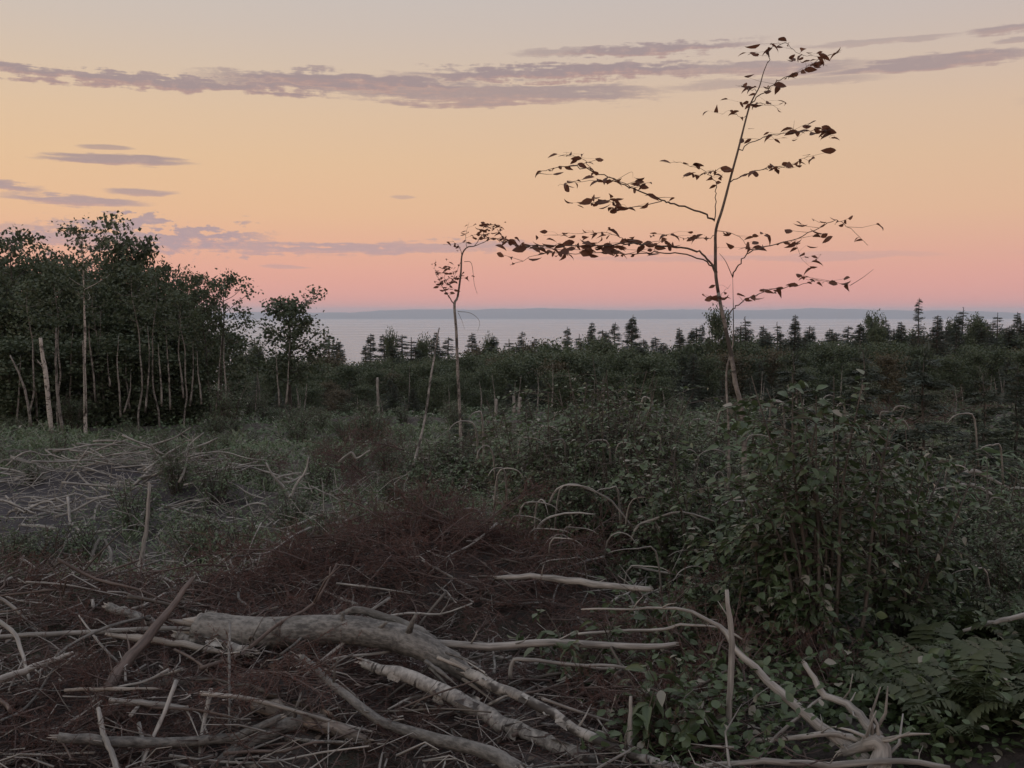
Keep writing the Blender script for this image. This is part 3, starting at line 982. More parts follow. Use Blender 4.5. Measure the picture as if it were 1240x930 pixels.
polylog('leaning_pole', 'thin grey pole leaning in the clearing beside the bent young tree', 'dead stem', [(500, 566), (507, 540), (515, 505), (520, 466), (528, 421), (532, 397)], [1.8, 1.5, .8], 'greytrunk', Y=(21.5, 23))
polylog('dead_snag', 'short pale broken snag standing left of the leaning pole', 'dead stem', [(458, 500), (457, 457)], [1.8, 1.4], 'stick', Y=48)
polylog('dead_snag', 'short broken grey snag behind the large centre bush', 'dead stem', [(600, 503), (601, 483)], [1.8, 1.5], 'stick', Y=45)
polylog('dead_snag', 'broken snag paired with its twin by the centre bush', 'dead stem', [(623, 500), (622, 479)], [2.0, 1.6], 'stick', Y=45, group='twin broken snags')
polylog('dead_snag', 'broken snag paired with its twin by the centre bush', 'dead stem', [(628, 500), (630, 481)], [2.0, 1.6], 'stick', Y=45, group='twin broken snags')
polylog('birch_snag', 'thick white birch snag with a broken forked top before the left wood', 'dead tree', [(62, 526), (59, 490), (55, 450), (51, 428), (49, 409)], [3.2, 2.8, 2.0], 'birch', Y=37.5, stubs=3)
polylog('dead_snag', 'thin forked grey snag between the white birches', 'dead stem', [(76, 524), (70, 480), (68, 440), (68, 397)], [2.4, 1.6, 1.0], 'greytrunk', Y=38, stubs=2)
polylog('dead_snag', 'leaning thin snag at the outer edge of the left wood', 'dead stem', [(38, 516), (32, 480), (24, 455), (12, 430)], [1.8, 1.4, .8], 'greytrunk', Y=38, stubs=1)
for k, (a_, b_, y0, y1) in enumerate(((104, 100, 500, 418), (116, 108, 488, 410), (133, 131, 468, 450), (222, 216, 482, 425), (196, 193, 492, 440), (150, 158, 500, 470), (338, 336, 492, 460), (346, 349, 490, 452), (262, 266, 496, 440), (244, 240, 490, 452), (83, 86, 505, 430), (126, 121, 498, 425), (146, 142, 505, 440), (176, 181, 500, 428), (206, 203, 496, 432), (230, 234, 492, 446), (20, 24, 512, 455), (45, 41, 510, 448), (274, 271, 494, 436), (157, 152, 495, 455))):
    polylog('bare_sapling', 'bare thin stem at the foot of the left wood', 'dead stem', [(a_, y0), (a_ + (b_ - a_) * .5 + .6, (y0 + y1) / 2), (b_, y1), (b_ + random.uniform(-3, 3), y1 - random.uniform(4, 50))], [1.3, .9, .2], 'greytrunk', Y=40 + k % 4, group='bare stems at the foot of the left wood')

for k in range(46):
    px = random.uniform(300, 1235)
    Yk = random.uniform(54, 68)
    x_ = at(px, 0, Yk)[0]
    zb = float(gz(x_, Yk))
    yb = 465 - F * ((np.array([x_, Yk, zb]) - EYE) @ UP) / ((np.array([x_, Yk, zb]) - EYE) @ FW)
    hpx = random.uniform(26, 62)
    dxp = random.uniform(-6, 6)
    polylog('bare_sapling', 'bare thin stem standing before the far wood', 'dead stem', [(px, yb + 2), (px + dxp * .4 + 1, yb - hpx * .5), (px + dxp, yb - hpx)], [1.1, .7, .15], 'greytrunk', Y=Yk, group='bare stems before the far wood')

# ------------------------------------------------------------------ slash pile in front: logs
# big bent log
root, C, rad = polylog('fallen_log', 'thick smooth grey log lying bent across the foreground slash heap', 'log', [(243, 760), (262, 763), (330, 767), (400, 762), (450, 766), (490, 776), (525, 791), (556, 811), (586, 831)],
                       [19.5, 20.5, 20, 18.5, 18, 17, 15, 12, 5], 'log', Y=(6.3, 5.75), nseg=20, rough=.035, stubs=0)
base = C[0]
d0 = unit(C[0] - C[2])
rim = MB()
rim.add(*tube(np.array([d0 * -.003, d0 * .006]), rad[0] * .93, 20, rough=.04))
link('cut_end', rim.mesh('cut_end', M['wood']), root)
for k, (tpos, dd, L) in enumerate(((.42, (-.1, -.5, .9), .07), (.5, (.5, -.6, .5), .10), (.66, (.3, -.5, .85), .16), (.2, (.1, -.6, -.6), .1))):
    q = C[int(tpos * (len(C) - 1))] - base
    dd = unit(np.array(dd))
    q = q + dd * rad.mean() * .7
    s_ = MB()
    s_.add(*tube(np.array([q, q + dd * L * .5, q + dd * L + np.array([.01, 0, .01])]), [.022, .014, .008], 7, rough=.1))
    link('branch_stub', s_.mesh('branch_stub', M['log']), root)
for k, (pa, pb, r_) in enumerate((((545, 800), (604, 832), 4.2), ((552, 812), (612, 846), 3.2), ((530, 796), (588, 822), 2.6), ((515, 800), (556, 832), 3.2), ((560, 822), (598, 850), 2.4), ((540, 790), (580, 806), 2.0), ((520, 808), (548, 838), 2.2))):
    s_ = MB()
    P = np.array([at(*pa, 5.72), at((pa[0] + pb[0]) / 2, (pa[1] + pb[1]) / 2 - 1, 5.66), at(*pb, 5.62)]) - base
    r_ = r_ * 5.7 / F
    V, fs, bk = tube(spline(P, 4), [r_, r_ * .9, r_ * .15], 5, rough=.25)
    s_.add(V, fs, bk)
    link('splinter', s_.mesh('splinter', M['wood'] if k in (0, 2, 4) else M['log']), root, None)

WD = 'cut stick'
logs = [
    ('birch_log', 'birch log with white peeling bark patches slanting below the bent log', 'log', [(440, 803), (501, 822), (552, 847), (593, 868), (640, 889), (694, 912), (730, 930)], [6, 9, 10.5, 10, 9.5, 9, 8], 'birch_log', (5.75, 5.2), 14, 2),
    ('long_branch', 'long grey branch sweeping from below the bent log to the bottom edge', 'branch', [(366, 796), (405, 831), (459, 872), (535, 898), (593, 912), (628, 934)], [4.5, 5, 6.5, 8, 9, 10], 'log', (5.6, 4.85), 10, 3),
    ('split_log', 'broken log with pale split wood low in the middle of the slash heap', 'log', [(308, 853), (335, 860), (363, 869), (400, 880), (445, 898)], [8, 12, 12, 10, 6], 'half_bark', (5.5, 5.2), 14, 1),
    ('forked_log', 'dull forked log lying under the broken pale log', 'log', [(262, 930), (310, 895), (345, 878), (385, 868)], [10, 11, 10, 8], 'log', (5.1, 5.4), 10, 2),
    ('broken_branch', 'straight grey branch sticking out level from the red brown brush heap', 'branch', [(602, 700), (656, 699), (719, 707), (788, 714)], [3, 4, 4.5, 3.5], 'stick', (7.4, 7.0), 8, 3),
    ('long_branch', 'long level branch running out to the green bushes from the bent log', 'branch', [(520, 778), (593, 783), (669, 778), (761, 783), (818, 780)], [4.5, 5, 5, 4.5, 3], 'stick', (5.95, 6.0), 8, 4),
    ('long_branch', 'slanting branch with shredded bark beneath the splintered end of the bent log', 'branch', [(566, 815), (602, 833), (656, 856), (698, 885), (761, 912), (830, 936)], [7, 7, 6.5, 6.5, 6, 6], 'birch_log', (5.65, 4.9), 10, 5),
    ('broken_branch', 'thin level branch under the long level branch', 'branch', [(618, 822), (620, 802), (635, 798), (690, 805), (744, 806), (790, 818)], [2.5, 2.8, 2.5, 2.2, 1.8, 1.2], 'stick', (5.8, 5.8), 7, 2),
    ('wooden_stake', 'pale upright stick with a tapered tip standing in the slash', 'stick', [(762, 938), (763, 890), (764, 843)], [4, 3.6, 1.8], 'stick', (5.15, 5.2), 8, 1),
    ('leaning_branch', 'thick red brown branch propped diagonally over the slash heap', 'branch', [(118, 850), (128, 837), (150, 806), (176, 775), (205, 738), (234, 700)], [7.5, 7.5, 7, 6, 4.6, 2.8], 'red_stick', (5.5, 6.6), 10, 2),
    ('level_pole', 'long thin level pole ending at the cut end of the bent log', 'pole', [(-15, 772), (60, 768), (132, 764), (200, 762), (246, 760)], [3, 3.4, 3.6, 3.2, 3], 'stick', (6.25, 6.45), 8, 2),
    ('split_board', 'pale split slab lying next to the cut end of the bent log', 'slab', [(128, 768), (180, 775), (235, 783), (278, 792)], [2.5, 5.5, 5, 1.5], 'wood', (6.25, 6.05), 5, 0),
    ('birch_log', 'short birch log with flaking bark beside the pale split slab', 'log', [(216, 770), (262, 781), (308, 792)], [6, 7.5, 7], 'birch_log', (6.3, 6.0), 12, 1),
    ('short_log', 'short grey log tilted above the level pole', 'log', [(132, 735), (160, 745), (194, 757)], [6, 6.5, 5.5], 'log', (6.7, 6.55), 12, 1),
    ('mossy_log', 'dull red brown log lying level behind the diagonal branch', 'log', [(150, 836), (190, 830), (240, 826), (280, 830)], [7, 7.5, 7, 5.5], 'dark_stick', (5.75, 5.85), 12, 2),
    ('split_board', 'narrow pale slab below the dull red brown log', 'slab', [(78, 836), (130, 834), (196, 834)], [2, 3.5, 1.5], 'wood', (5.45, 5.5), 5, 0),
    ('broken_branch', 'short pale stick low under the diagonal branch', 'stick', [(132, 848), (180, 852), (228, 858)], [3, 3.6, 2.8], 'stick', (5.35, 5.4), 7, 1),
    ('long_branch', 'long bowed grey branch along the bottom of the slash heap', 'branch', [(70, 893), (130, 897), (220, 899), (275, 894), (310, 882), (340, 868)], [6, 6.5, 6.5, 6, 5, 4], 'log', (4.95, 5.25), 10, 4),
    ('broken_branch', 'thick stick angled down below the foot of the diagonal branch', 'stick', [(119, 858), (124, 884), (134, 910), (143, 936)], [3, 3.6, 3.6, 3.4], 'stick', (5.2, 4.75), 8, 0),
    ('bent_branch', 'crooked thin branch curving down at the outer edge of the heap', 'branch', [(-4, 750), (18, 768), (28, 795), (36, 824)], [3, 2.8, 2.4, 1.8], 'stick', (6.2, 5.7), 7, 2),
    ('bent_branch', 'pale branch rising from the picture edge toward the diagonal branch', 'branch', [(-10, 828), (40, 808), (66, 798), (88, 790)], [4.5, 4.2, 3.4, 2], 'stick', (5.5, 5.8), 8, 3),
    ('upright_stick', 'upright thin stick standing against the bare grey soil', 'stick', [(168, 704), (172, 672), (178, 635), (181, 586)], [3.2, 2.8, 2.6, 2.0], 'stick', (8.9, 9.0), 8, 1),
    ('upright_stick', 'grey upright stick before the big leafy bush', 'stick', [(878, 932), (881, 890), (883, 851), (886, 800), (885, 767), (880, 714)], [4.2, 4, 4, 4, 3.6, 2.6], 'stick', (5.2, 5.35), 8, 1),
    ('arching_branch', 'long arching bare branch curving down to the gnarled root', 'branch', [(705, 738), (766, 738), (819, 736), (872, 758), (890, 785), (930, 824), (978, 868), (1020, 900), (1050, 922)], [1.2, 1.5, 2, 3, 4, 5, 6, 7, 8], 'stick', (6.0, 5.0), 8, 6),
    ('forked_branch', 'pale crooked branch rising from the gnarled root', 'branch', [(974, 803), (985, 822), (1000, 843), (1027, 853), (1045, 872), (1064, 893)], [3, 3.6, 4.5, 5, 6, 7.5], 'stick', (5.4, 5.1), 9, 3),
    ('gnarled_root', 'gnarled pale root end where the bare branches meet', 'root', [(1020, 912), (1045, 905), (1062, 898), (1068, 915), (1060, 940)], [5, 8, 12, 12, 13], 'stick', (5.05, 4.9), 12, 8),
    ('broken_branch', 'level pale branch leading to the gnarled root', 'branch', [(902, 897), (960, 894), (1005, 888), (1030, 893), (1054, 900)], [3, 3.4, 3.6, 4.5, 5], 'stick', (5.2, 5.05), 8, 4),
    ('broken_branch', 'long thin branch along the bottom edge under the leafy bush', 'branch', [(848, 928), (925, 922), (1005, 926), (1090, 922), (1150, 930)], [3, 4, 4.4, 4, 3], 'stick', (4.95, 4.85), 8, 2),
    ('broken_branch', 'thin crossing branch below the arching branch', 'branch', [(905, 935), (940, 892), (968, 868), (985, 852), (1000, 842)], [2.5, 2.4, 2.2, 2, 2], 'stick', (5.0, 5.35), 7, 1),
    ('arching_branch', 'thin pale arching twig above the long level branch', 'branch', [(700, 768), (740, 765), (806, 762), (824, 756), (872, 760), (900, 775)], [2, 2, 2, 1.8, 1.6, 1.2], 'stick', (6.3, 6.1), 6, 2),
    ('dry_branch', 'pale dry branch reaching in from the picture edge among green leaves', 'branch', [(1166, 764), (1205, 753), (1245, 744)], [2.2, 3.2, 3.6], 'stick', (6.6, 6.6), 8, 3),
    ('dry_branch', 'pale curved dead branch caught in the green growth beyond the leafy bush', 'branch', [(1152, 590), (1168, 574), (1182, 571), (1200, 580), (1224, 592)], [2.5, 3, 3, 2.6, 1.6], 'stick', (11.5, 11.6), 7, 2),
    ('dry_branch', 'short pale dead branch beside the curved one in the green growth', 'branch', [(1158, 588), (1180, 588), (1198, 598), (1206, 606)], [2.8, 2.8, 2.4, 1.6], 'stick', (11.4, 11.4), 7, 1),
    ('bent_branch', 'thin bent twig curving over the red brown brush heap', 'branch', [(352, 700), (360, 690), (356, 668), (380, 665), (432, 668), (462, 660), (500, 664)], [2, 2, 2, 2, 1.8, 1.6, 1.2], 'stick', (8.4, 8.4), 6, 3),
    ('bent_branch', 'thick short limb curling behind the bent log', 'branch', [(408, 748), (430, 739), (465, 748), (510, 764), (530, 780)], [3, 5, 5, 4.5, 4], 'log', (6.25, 6.0), 9, 1),
    ('dead_branch', 'grey log stub lying on the bare soil toward the middle', 'log', [(196, 626), (225, 637), (266, 649)], [4.2, 4.5, 3.8], 'stick', None, 8, 1),
    ('dead_branch', 'dark curved branch standing up in the clearing', 'branch', [(264, 617), (280, 605), (288, 590), (295, 568)], [2.2, 2.2, 2, 1.2], 'dark_stick', None, 7, 1),
    ('arching_stick', 'pale stick arched like a table over the bare soil', 'stick', [(88, 676), (89, 655), (96, 650), (130, 643), (136, 648)], [2, 2.2, 2.4, 2.4, 1.6], 'stick', (14, 14.2), 7, 1),
    ('leaning_stick', 'pale stick leaning below the arched stick', 'stick', [(107, 696), (113, 668), (121, 652)], [2.6, 2.6, 1.8], 'stick', (13.5, 13.8), 7, 0),
    ('leaning_stick', 'short pale stick hanging from the arched stick', 'stick', [(134, 684), (134, 668), (126, 653)], [2.2, 2, 1.6], 'stick', (13.6, 13.8), 7, 0),
    ('fallen_stick', 'pale flat stick lying alone on the bare soil', 'stick', [(24, 638), (46, 639), (70, 642)], [2.4, 2.6, 2.2], 'stick', None, 7, 0),
    ('bent_stick', 'kinked pale stick on the bare soil', 'stick', [(37, 634), (42, 627), (60, 622), (78, 613)], [2, 2, 1.8, 1.4], 'stick', None, 7, 0),
    ('bent_stick', 'crooked stick zigzagging down the bare soil', 'stick', [(82, 602), (84, 625), (86, 634), (94, 640), (97, 648)], [1.8, 1.8, 1.8, 1.6, 1.4], 'stick', (16, 15.5), 7, 0),
    ('arching_cane', 'pale arching stem before the centre bush, lower one of the curved stems', 'stem', [(646, 668), (652, 638), (668, 626), (693, 621), (721, 623)], [1.6, 1.6, 1.5, 1.3, .9], 'stick', (9.0, 8.8), 6, 1),
    ('arching_cane', 'pale arching stem bowing across the foot of the centre bush', 'stem', [(664, 612), (675, 592), (698, 587), (734, 602), (750, 618), (767, 640)], [1.5, 1.5, 1.5, 1.4, 1.2, .9], 'stick', (9.2, 8.9), 6, 2),
    ('arching_cane', 'pale forked stem bowing at the near right foot of the centre bush', 'stem', [(765, 655), (772, 638), (791, 629), (826, 620), (866, 632)], [1.8, 1.7, 1.7, 1.5, 1], 'stick', (8.5, 8.3), 6, 3),
    ('dead_shrub', 'bare grey forked stem of a dead shrub in the left clearing', 'stem', [(356, 625), (352, 604), (342, 588), (330, 575), (322, 560)], [2.4, 2.2, 1.8, 1.4, .9], 'stick', (17, 17.2), 7, 6),
    ('dead_shrub', 'second bare stem rising to the right of the forked dead shrub', 'stem', [(352, 604), (360, 585), (370, 570), (374, 553)], [2, 1.7, 1.3, .8], 'stick', (17, 17.1), 7, 4),
    ('bent_branch', 'bare twisted branch over the undergrowth left of the centre bush', 'branch', [(410, 560), (425, 548), (432, 555), (448, 545)], [1.6, 1.6, 1.4, 1], 'stick', (19, 19), 6, 2),
    ('broken_branch', 'short pale branch lying above the brush heap', 'branch', [(520, 672), (538, 664), (552, 655)], [1.8, 2, 1.5], 'stick', (8.9, 9), 6, 1),
]
for (name, label, cat, pts, rp, mat, Yv, seg, st_) in logs:
    lift = 0.0
    if Yv is None:
        Yv = (hit(*pts[0]), hit(*pts[-1]))
        lift = .02
    polylog(name, label, cat, pts, rp, mat, lift, Yv, seg, .09 if mat != 'wood' else .25, st_)

# ------------------------------------------------------------------ loose sticks: individuals laid on the heaps
stick_meshes = []
for k in range(16):
    rng = np.random.default_rng(100 + k)
    L = 1.0
    n = 5
    P = np.stack([np.linspace(-.5, .5, n), np.cumsum(rng.normal(0, .012 + .045 * (k % 3 == 0), n)), np.cumsum(rng.normal(0, .012 + .03 * (k % 3 == 0), n))], -1)
    m_ = MB()
    C = spline(P, 3)
    m_.add(*tube(C, [.011, .010, .008, .005], 6, rough=.1, rng=rng))
    for s in range(rng.integers(0, 4)):
        q = C[rng.integers(3, len(C) - 1)]
        d = unit(np.array([rng.uniform(.2, 1), rng.normal(0, .7), rng.normal(0, .7)]))
        Ls = rng.uniform(.05, .3)
        m_.add(*tube(np.array([q, q + d * Ls * .5 + rng.normal(0, .012, 3), q + d * Ls]), [.006, .002], 4, rng=rng))
    stick_meshes.append(m_.mesh('stick', M[('stick', 'stick', 'red_stick', 'dark_stick', 'log')[k % 5]]))


pale_meshes = [m_ for m_ in stick_meshes if m_.materials[0].name == 'weathered_stick']


def lay_stick(x, y, L, th, lift, label, group, tilt=.25, yaw=None, name='loose_stick'):
    o = link(name, random.choice(pale_meshes if name == 'cut_pole' else stick_meshes))
    o.location = (x, y, float(gz(x, y)) + lift)
    o.rotation_euler = (random.uniform(0, 6.28), random.gauss(0, tilt), random.uniform(0, 6.28) if yaw is None else yaw)
    o.scale = (L, th, th)
    tag(o, label, 'stick', group)


for k in range(230):
    y = 4.6 + 4.3 * R.uniform() ** .9
    x = R.uniform(-.52, .16) * y + R.normal(0, .1)
    lay_stick(x, y, R.uniform(.25, 1.1), R.uniform(.45, 1.15), R.uniform(.03, .2), 'loose grey or brown stick lying in the foreground slash heap', 'loose sticks in the foreground slash', .28)
for (cx, cy, rx, ry, n, L) in ((-8.3, 22.6, 1.2, .6, 40, 1.3), (-5.7, 18.6, 1.0, .6, 38, 1.15), (-10.4, 22.3, .9, .6, 22, 1.2), (-4.3, 17.0, 1.6, 1.8, 20, .8), (-7.4, 16.5, 1.2, .8, 26, .8), (-2.1, 14.2, .6, .5, 20, .8), (-8.5, 19.5, 2.4, 1.2, 10, .7)):
    for k in range(n):
        x, y = cx + R.normal(0, rx * .6), cy + R.normal(0, ry * .6)
        lay_stick(x, y, L * R.uniform(.5, 1.3), R.uniform(1.1, 2.3), R.uniform(.03, .4), 'pale stick in the heaps of cut poles on the bare soil', 'sticks in the heaps on the bare soil', .3, R.normal(0, .45) + (.4 if cx > -6 else 0), 'cut_pole')

# ------------------------------------------------------------------ dead boughs with rusty needles
def bough(seed, L=1.0, nside=26):
    rng = np.random.default_rng(seed)
    st = MB()
    n = 6
    P = np.stack([np.linspace(0, L, n), np.cumsum(rng.normal(0, .04, n)), .12 * np.sin(np.linspace(0, 2.6, n)) + np.cumsum(rng.normal(0, .015, n))], -1)
    C = spline(P, 4)
    st.add(*tube(C, [.009, .007, .003], 5, rng=rng))
    pos_, ax = [], []

    def strip(A, n_):
        for q in range(n_):
            tt = rng.uniform(.15, 1) * (len(A) - 1)
            i0 = min(int(tt), len(A) - 2)
            f = tt - i0
            p = A[i0] * (1 - f) + A[i0 + 1] * f
            d = unit(A[i0 + 1] - A[i0])
            pos_.append(p)
            ax.append(unit(d * .7 + rdir(1, rng)[0] * .9))

    for s in range(nside):
        tt = .1 + .9 * s / nside
        q = C[min(len(C) - 1, int(tt * (len(C) - 1)))]
        sd = 1 if s % 2 else -1
        d = unit(np.array([rng.uniform(.3, 1.0), sd * rng.uniform(.4, 1.1), rng.normal(.0, .45)]))
        l_ = L * (.5 - .32 * tt) * rng.uniform(.6, 1.3)
        A = spline([q, q + d * l_ * .5 + rng.normal(0, .03, 3), q + d * l_ + np.array([0, 0, -.06 * l_]) + rng.normal(0, .03, 3)], 3)
        st.add(*tube(A, [.0036, .0014], 3, caps=False, rng=rng))
        strip(A, int(34 * l_ / .3))
        for s2 in range(rng.integers(2, 5)):
            q2 = A[rng.integers(1, len(A) - 1)]
            d2 = unit(d + rng.normal(0, .75, 3))
            l2 = l_ * rng.uniform(.25, .6)
            A2 = spline([q2, q2 + d2 * l2 * .5 + rng.normal(0, .014, 3), q2 + d2 * l2], 2)
            st.add(*tube(A2, [.002, .0009], 3, caps=False, rng=rng))
            strip(A2, int(30 * l2 / .2))
    pos_, ax = np.array(pos_), np.array(ax)
    V, fs = batch(NEEDLE, pos_, ax, rdir(len(pos_), rng), rng.uniform(.016, .034, len(pos_)), 1.6)
    return st.mesh('stem', M['brush']), mk('needles', V, fs, M['needle'])


boughs = []
for k in range(6):
    a_, b_ = bough(200 + k, R.uniform(.8, 1.15), 26)
    r = link('dead_bough', None)
    tag(r, 'dead conifer bough with rusty needles in the foreground slash', 'bough', 'dead rusty boughs in the foreground slash')
    link('stem', a_, r)
    tag(link('needles', b_, r), kind='stuff')
    boughs.append([r, False])


def lay_bough(x, y, lift, sc, tilt=.3, label=None, yaw=None):
    k = random.randrange(6)
    r, used = boughs[k]
    loc = (x, y, float(gz(x, y)) + lift)
    yaw = random.uniform(0, 6.28) if yaw is None else yaw
    tl = (random.gauss(0, .4), random.gauss(.02, tilt))
    if not used:
        boughs[k][1] = True
        r.location = loc
        r.rotation_euler = (tl[0], tl[1], yaw)
        r.scale = (sc,) * 3
        if label: r['label'] = label
    else:
        clone(r, loc, yaw, (sc,) * 3, label or 'dead conifer bough with rusty needles in the foreground slash', tl)


for k in range(120):
    y = R.uniform(4.7, 8.9)
    x = R.uniform(-.54, .12) * y
    lay_bough(x, y, R.uniform(-.02, .08), R.uniform(.55, 1.0), .16)
for k in range(96):       # the heap behind the bent log
    x, y = -.6 + R.normal(0, .55), 8.2 + R.normal(0, .4)
    lay_bough(x, y, R.uniform(-.02, .14), R.uniform(.5, .95), .22, 'dead rusty bough in the tall brush heap behind the bent log')
for k in range(22):       # brown brush by the leafy bush
    x, y = 1.15 + R.normal(0, .5), 6.0 + R.normal(0, .5)
    lay_bough(x, y, R.uniform(.02, .15), R.uniform(.6, 1.0), .3)

for (px, py, Y) in ((430, 540, 24), (420, 555, 22), (445, 530, 27), (535, 540, 24), (545, 525, 27), (525, 560, 22), (560, 545, 23), (260, 570, 22), (300, 560, 24), (1125, 460, 40), (1140, 455, 42)):
    for q in range(3):
        p = at(px + R.uniform(-14, 14), 0, Y + R.uniform(-.6, .6))
        lay_bough(p[0], p[1], R.uniform(.1, .5), R.uniform(1.2, 1.9) * max(1, Y / 26), .35, 'dead red brown bough lying among the green growth of the clearing')

# small twigs and needles carpeting the heap: nobody could count them
tw = MB()
N = 7000
yy = 4.5 + 4.6 * R.uniform(0, 1, N)
xx = R.uniform(-.56, .28, N) * yy
zz = gz(xx, yy)
for k in range(N):
    d = rdir(1, R, -.35, .45)[0]
    L = R.uniform(.06, .34)
    p = np.array([xx[k], yy[k], zz[k] + R.uniform(-.01, .11)])
    tw.add(*tube(np.array([p, p + d * L * .5 + R.normal(0, L * .07, 3), p + d * L]), [.0045 * R.uniform(.5, 1.5), .002], 3, caps=False))
tag(link('twig_litter', tw.mesh('twig_litter', M['brush'])), 'tangle of small twigs covering the foreground slash heap', 'twigs', kind='stuff')
N = 80000
yy = 4.4 + 4.8 * R.uniform(0, 1, N)
xx = R.uniform(-.58, .2, N) * yy
pos_ = np.stack([xx, yy, gz(xx, yy) + np.abs(R.normal(0, .03, N))], -1)
V, fs = batch(NEEDLE, pos_, rdir(N, R, -.3, .5), rdir(N, R), R.uniform(.02, .05, N), 1.5)
tag(link('needle_litter', mk('needle_litter', V, fs, M['needle'])), 'rusty fallen needles covering the foreground slash heap', 'needles', kind='stuff')
tw = MB()
N = 1500
yy = 4.5 + 4.6 * R.uniform(0, 1, N)
xx = R.uniform(-.56, .24, N) * yy
zz = gz(xx, yy)
for k in range(N):
    d = rdir(1, R, -.3, .5)[0]
    L = R.uniform(.06, .4)
    p = np.array([xx[k], yy[k], zz[k] + R.uniform(.0, .12)])
    tw.add(*tube(np.array([p, p + d * L * .5 + R.normal(0, L * .1, 3), p + d * L]), [.005 * R.uniform(.4, 1.6), .002], 4, caps=False))
tag(link('grey_twigs', tw.mesh('grey_twigs', M['stick'])), 'small bleached twigs strewn over the foreground slash heap', 'twigs', kind='stuff')
N = 2200
yy = 4.4 + 4.6 * R.uniform(0, 1, N)
xx = R.uniform(-.58, .22, N) * yy
pos_ = np.stack([xx, yy, gz(xx, yy) + .01 + np.abs(R.normal(0, .03, N))], -1)
V, fs = batch(MID, pos_, rdir(N, R, -.3, .3), UPV + R.normal(0, .4, (N, 3)), R.uniform(.025, .085, N), .9)
tag(link('bark_chips', mk('bark_chips', V, fs, M['chips'])), 'bark chips and dead leaves strewn over the foreground slash heap', 'bark chips', kind='stuff')
tw = MB()
N = 3600
yy = 11 + 26 * R.uniform(0, 1, N) ** 1.5
xx = R.uniform(-.56, .3, N) * yy
zz = gz(xx, yy)
for k in range(N):
    d = rdir(1, R, -.2, .6)[0]
    L = R.uniform(.2, .75)
    p = np.array([xx[k], yy[k], zz[k] + R.uniform(.0, .25)])
    tw.add(*tube(np.array([p, p + d * L * .5 + R.normal(0, L * .1, 3), p + d * L]), [.009 * R.uniform(.5, 1.4), .004], 3, caps=False))
tag(link('dry_twigs', tw.mesh('dry_twigs', M['stick'])), 'scattered dry twigs across the clearing', 'twigs', kind='stuff')

# ------------------------------------------------------------------ shrubs
def shrub(seed, H, spread, nst, twigs, lpt, leaf, T=NEAR, droop=.35, rbase=.15, mat='leaf', arch=0.0):
    rng = np.random.default_rng(seed)
    st = MB()
    pos_, ax, nn, sz = [], [], [], []
    for k in range(nst):
        ph = rng.uniform(0, 2 * np.pi)
        b0 = np.array([math.cos(ph), math.sin(ph), 0]) * rng.uniform(0, rbase)
        tip = np.array([math.cos(ph), math.sin(ph), 0]) * spread * rng.uniform(.15, 1) + UPV * H * rng.uniform(.6, 1.0)
        mid = (b0 + tip) * .5 + UPV * H * rng.uniform(.08, .2) + rng.normal(0, .05, 3)
        C = spline([b0 - UPV * .1, b0 + (mid - b0) * .5 + rng.normal(0, .02, 3), mid, tip - UPV * arch * H], 5)
        st.add(*tube(C, [.012 * H ** .5, .008 * H ** .5, .003], 5, caps=False, rng=rng))
        for s in range(twigs):
            tt = rng.uniform(.25, 1.0)
            q = C[min(len(C) - 1, int(tt * (len(C) - 1)))]
            d = unit(rdir(1, rng, -.25, .55)[0] + .35 * np.array([math.cos(ph), math.sin(ph), 0]))
            l_ = H * rng.uniform(.12, .32)
            A = spline([q, q + d * l_ * .55 + rng.normal(0, .02, 3), q + d * l_ - UPV * l_ * .18], 3)
            st.add(*tube(A, [.004, .0018], 3, caps=False, rng=rng))
            for m_ in range(lpt):
                f = .2 + .8 * (m_ + rng.uniform(0, .7)) / lpt
                p = A[min(len(A) - 1, int(f * (len(A) - 1) + .5))]
                sd = np.cross(d, UPV) * (1 if m_ % 2 else -1)
                pos_.append(p + rng.normal(0, .012, 3))
                ax.append(unit(d * .6 + sd * rng.uniform(.4, 1.1) + UPV * rng.uniform(-droop - .3, .15)))
                nn.append(UPV + rng.normal(0, .42, 3))
                sz.append(leaf * rng.uniform(.45, 1.35))
    return st, np.array(pos_), np.array(ax), np.array(nn), np.array(sz)


def shrub_meshes(args, T=NEAR, mat='leaf', width=1.0, stem='dark_stick', **kw):
    st, p, a_, n_, s_ = shrub(*args, **kw)
    V, fs = batch(T, p, a_, n_, s_, width * np.random.default_rng(args[0]).uniform(.5, 1.05, len(p)))
    return st.mesh('stems', M[stem]), mk('foliage', V, fs, M[mat], T is NEAR)


def shrub_proto(name, meshes, label, cat, group):
    r = link(name, None)
    tag(r, label, cat, group)
    link('stems', meshes[0], r)
    tag(link('foliage', meshes[1], r), kind='stuff')
    return r


# the near bushes: every large leaf its own part
LEAFS = [mk('leaf', NEAR[0] * np.array([1, wd, cv]), NEAR[1], M['leaf1'], True) for wd, cv in ((.85, 1), (.6, 2.2), (.45, 3.0), (.75, -.8), (1.0, .5))]


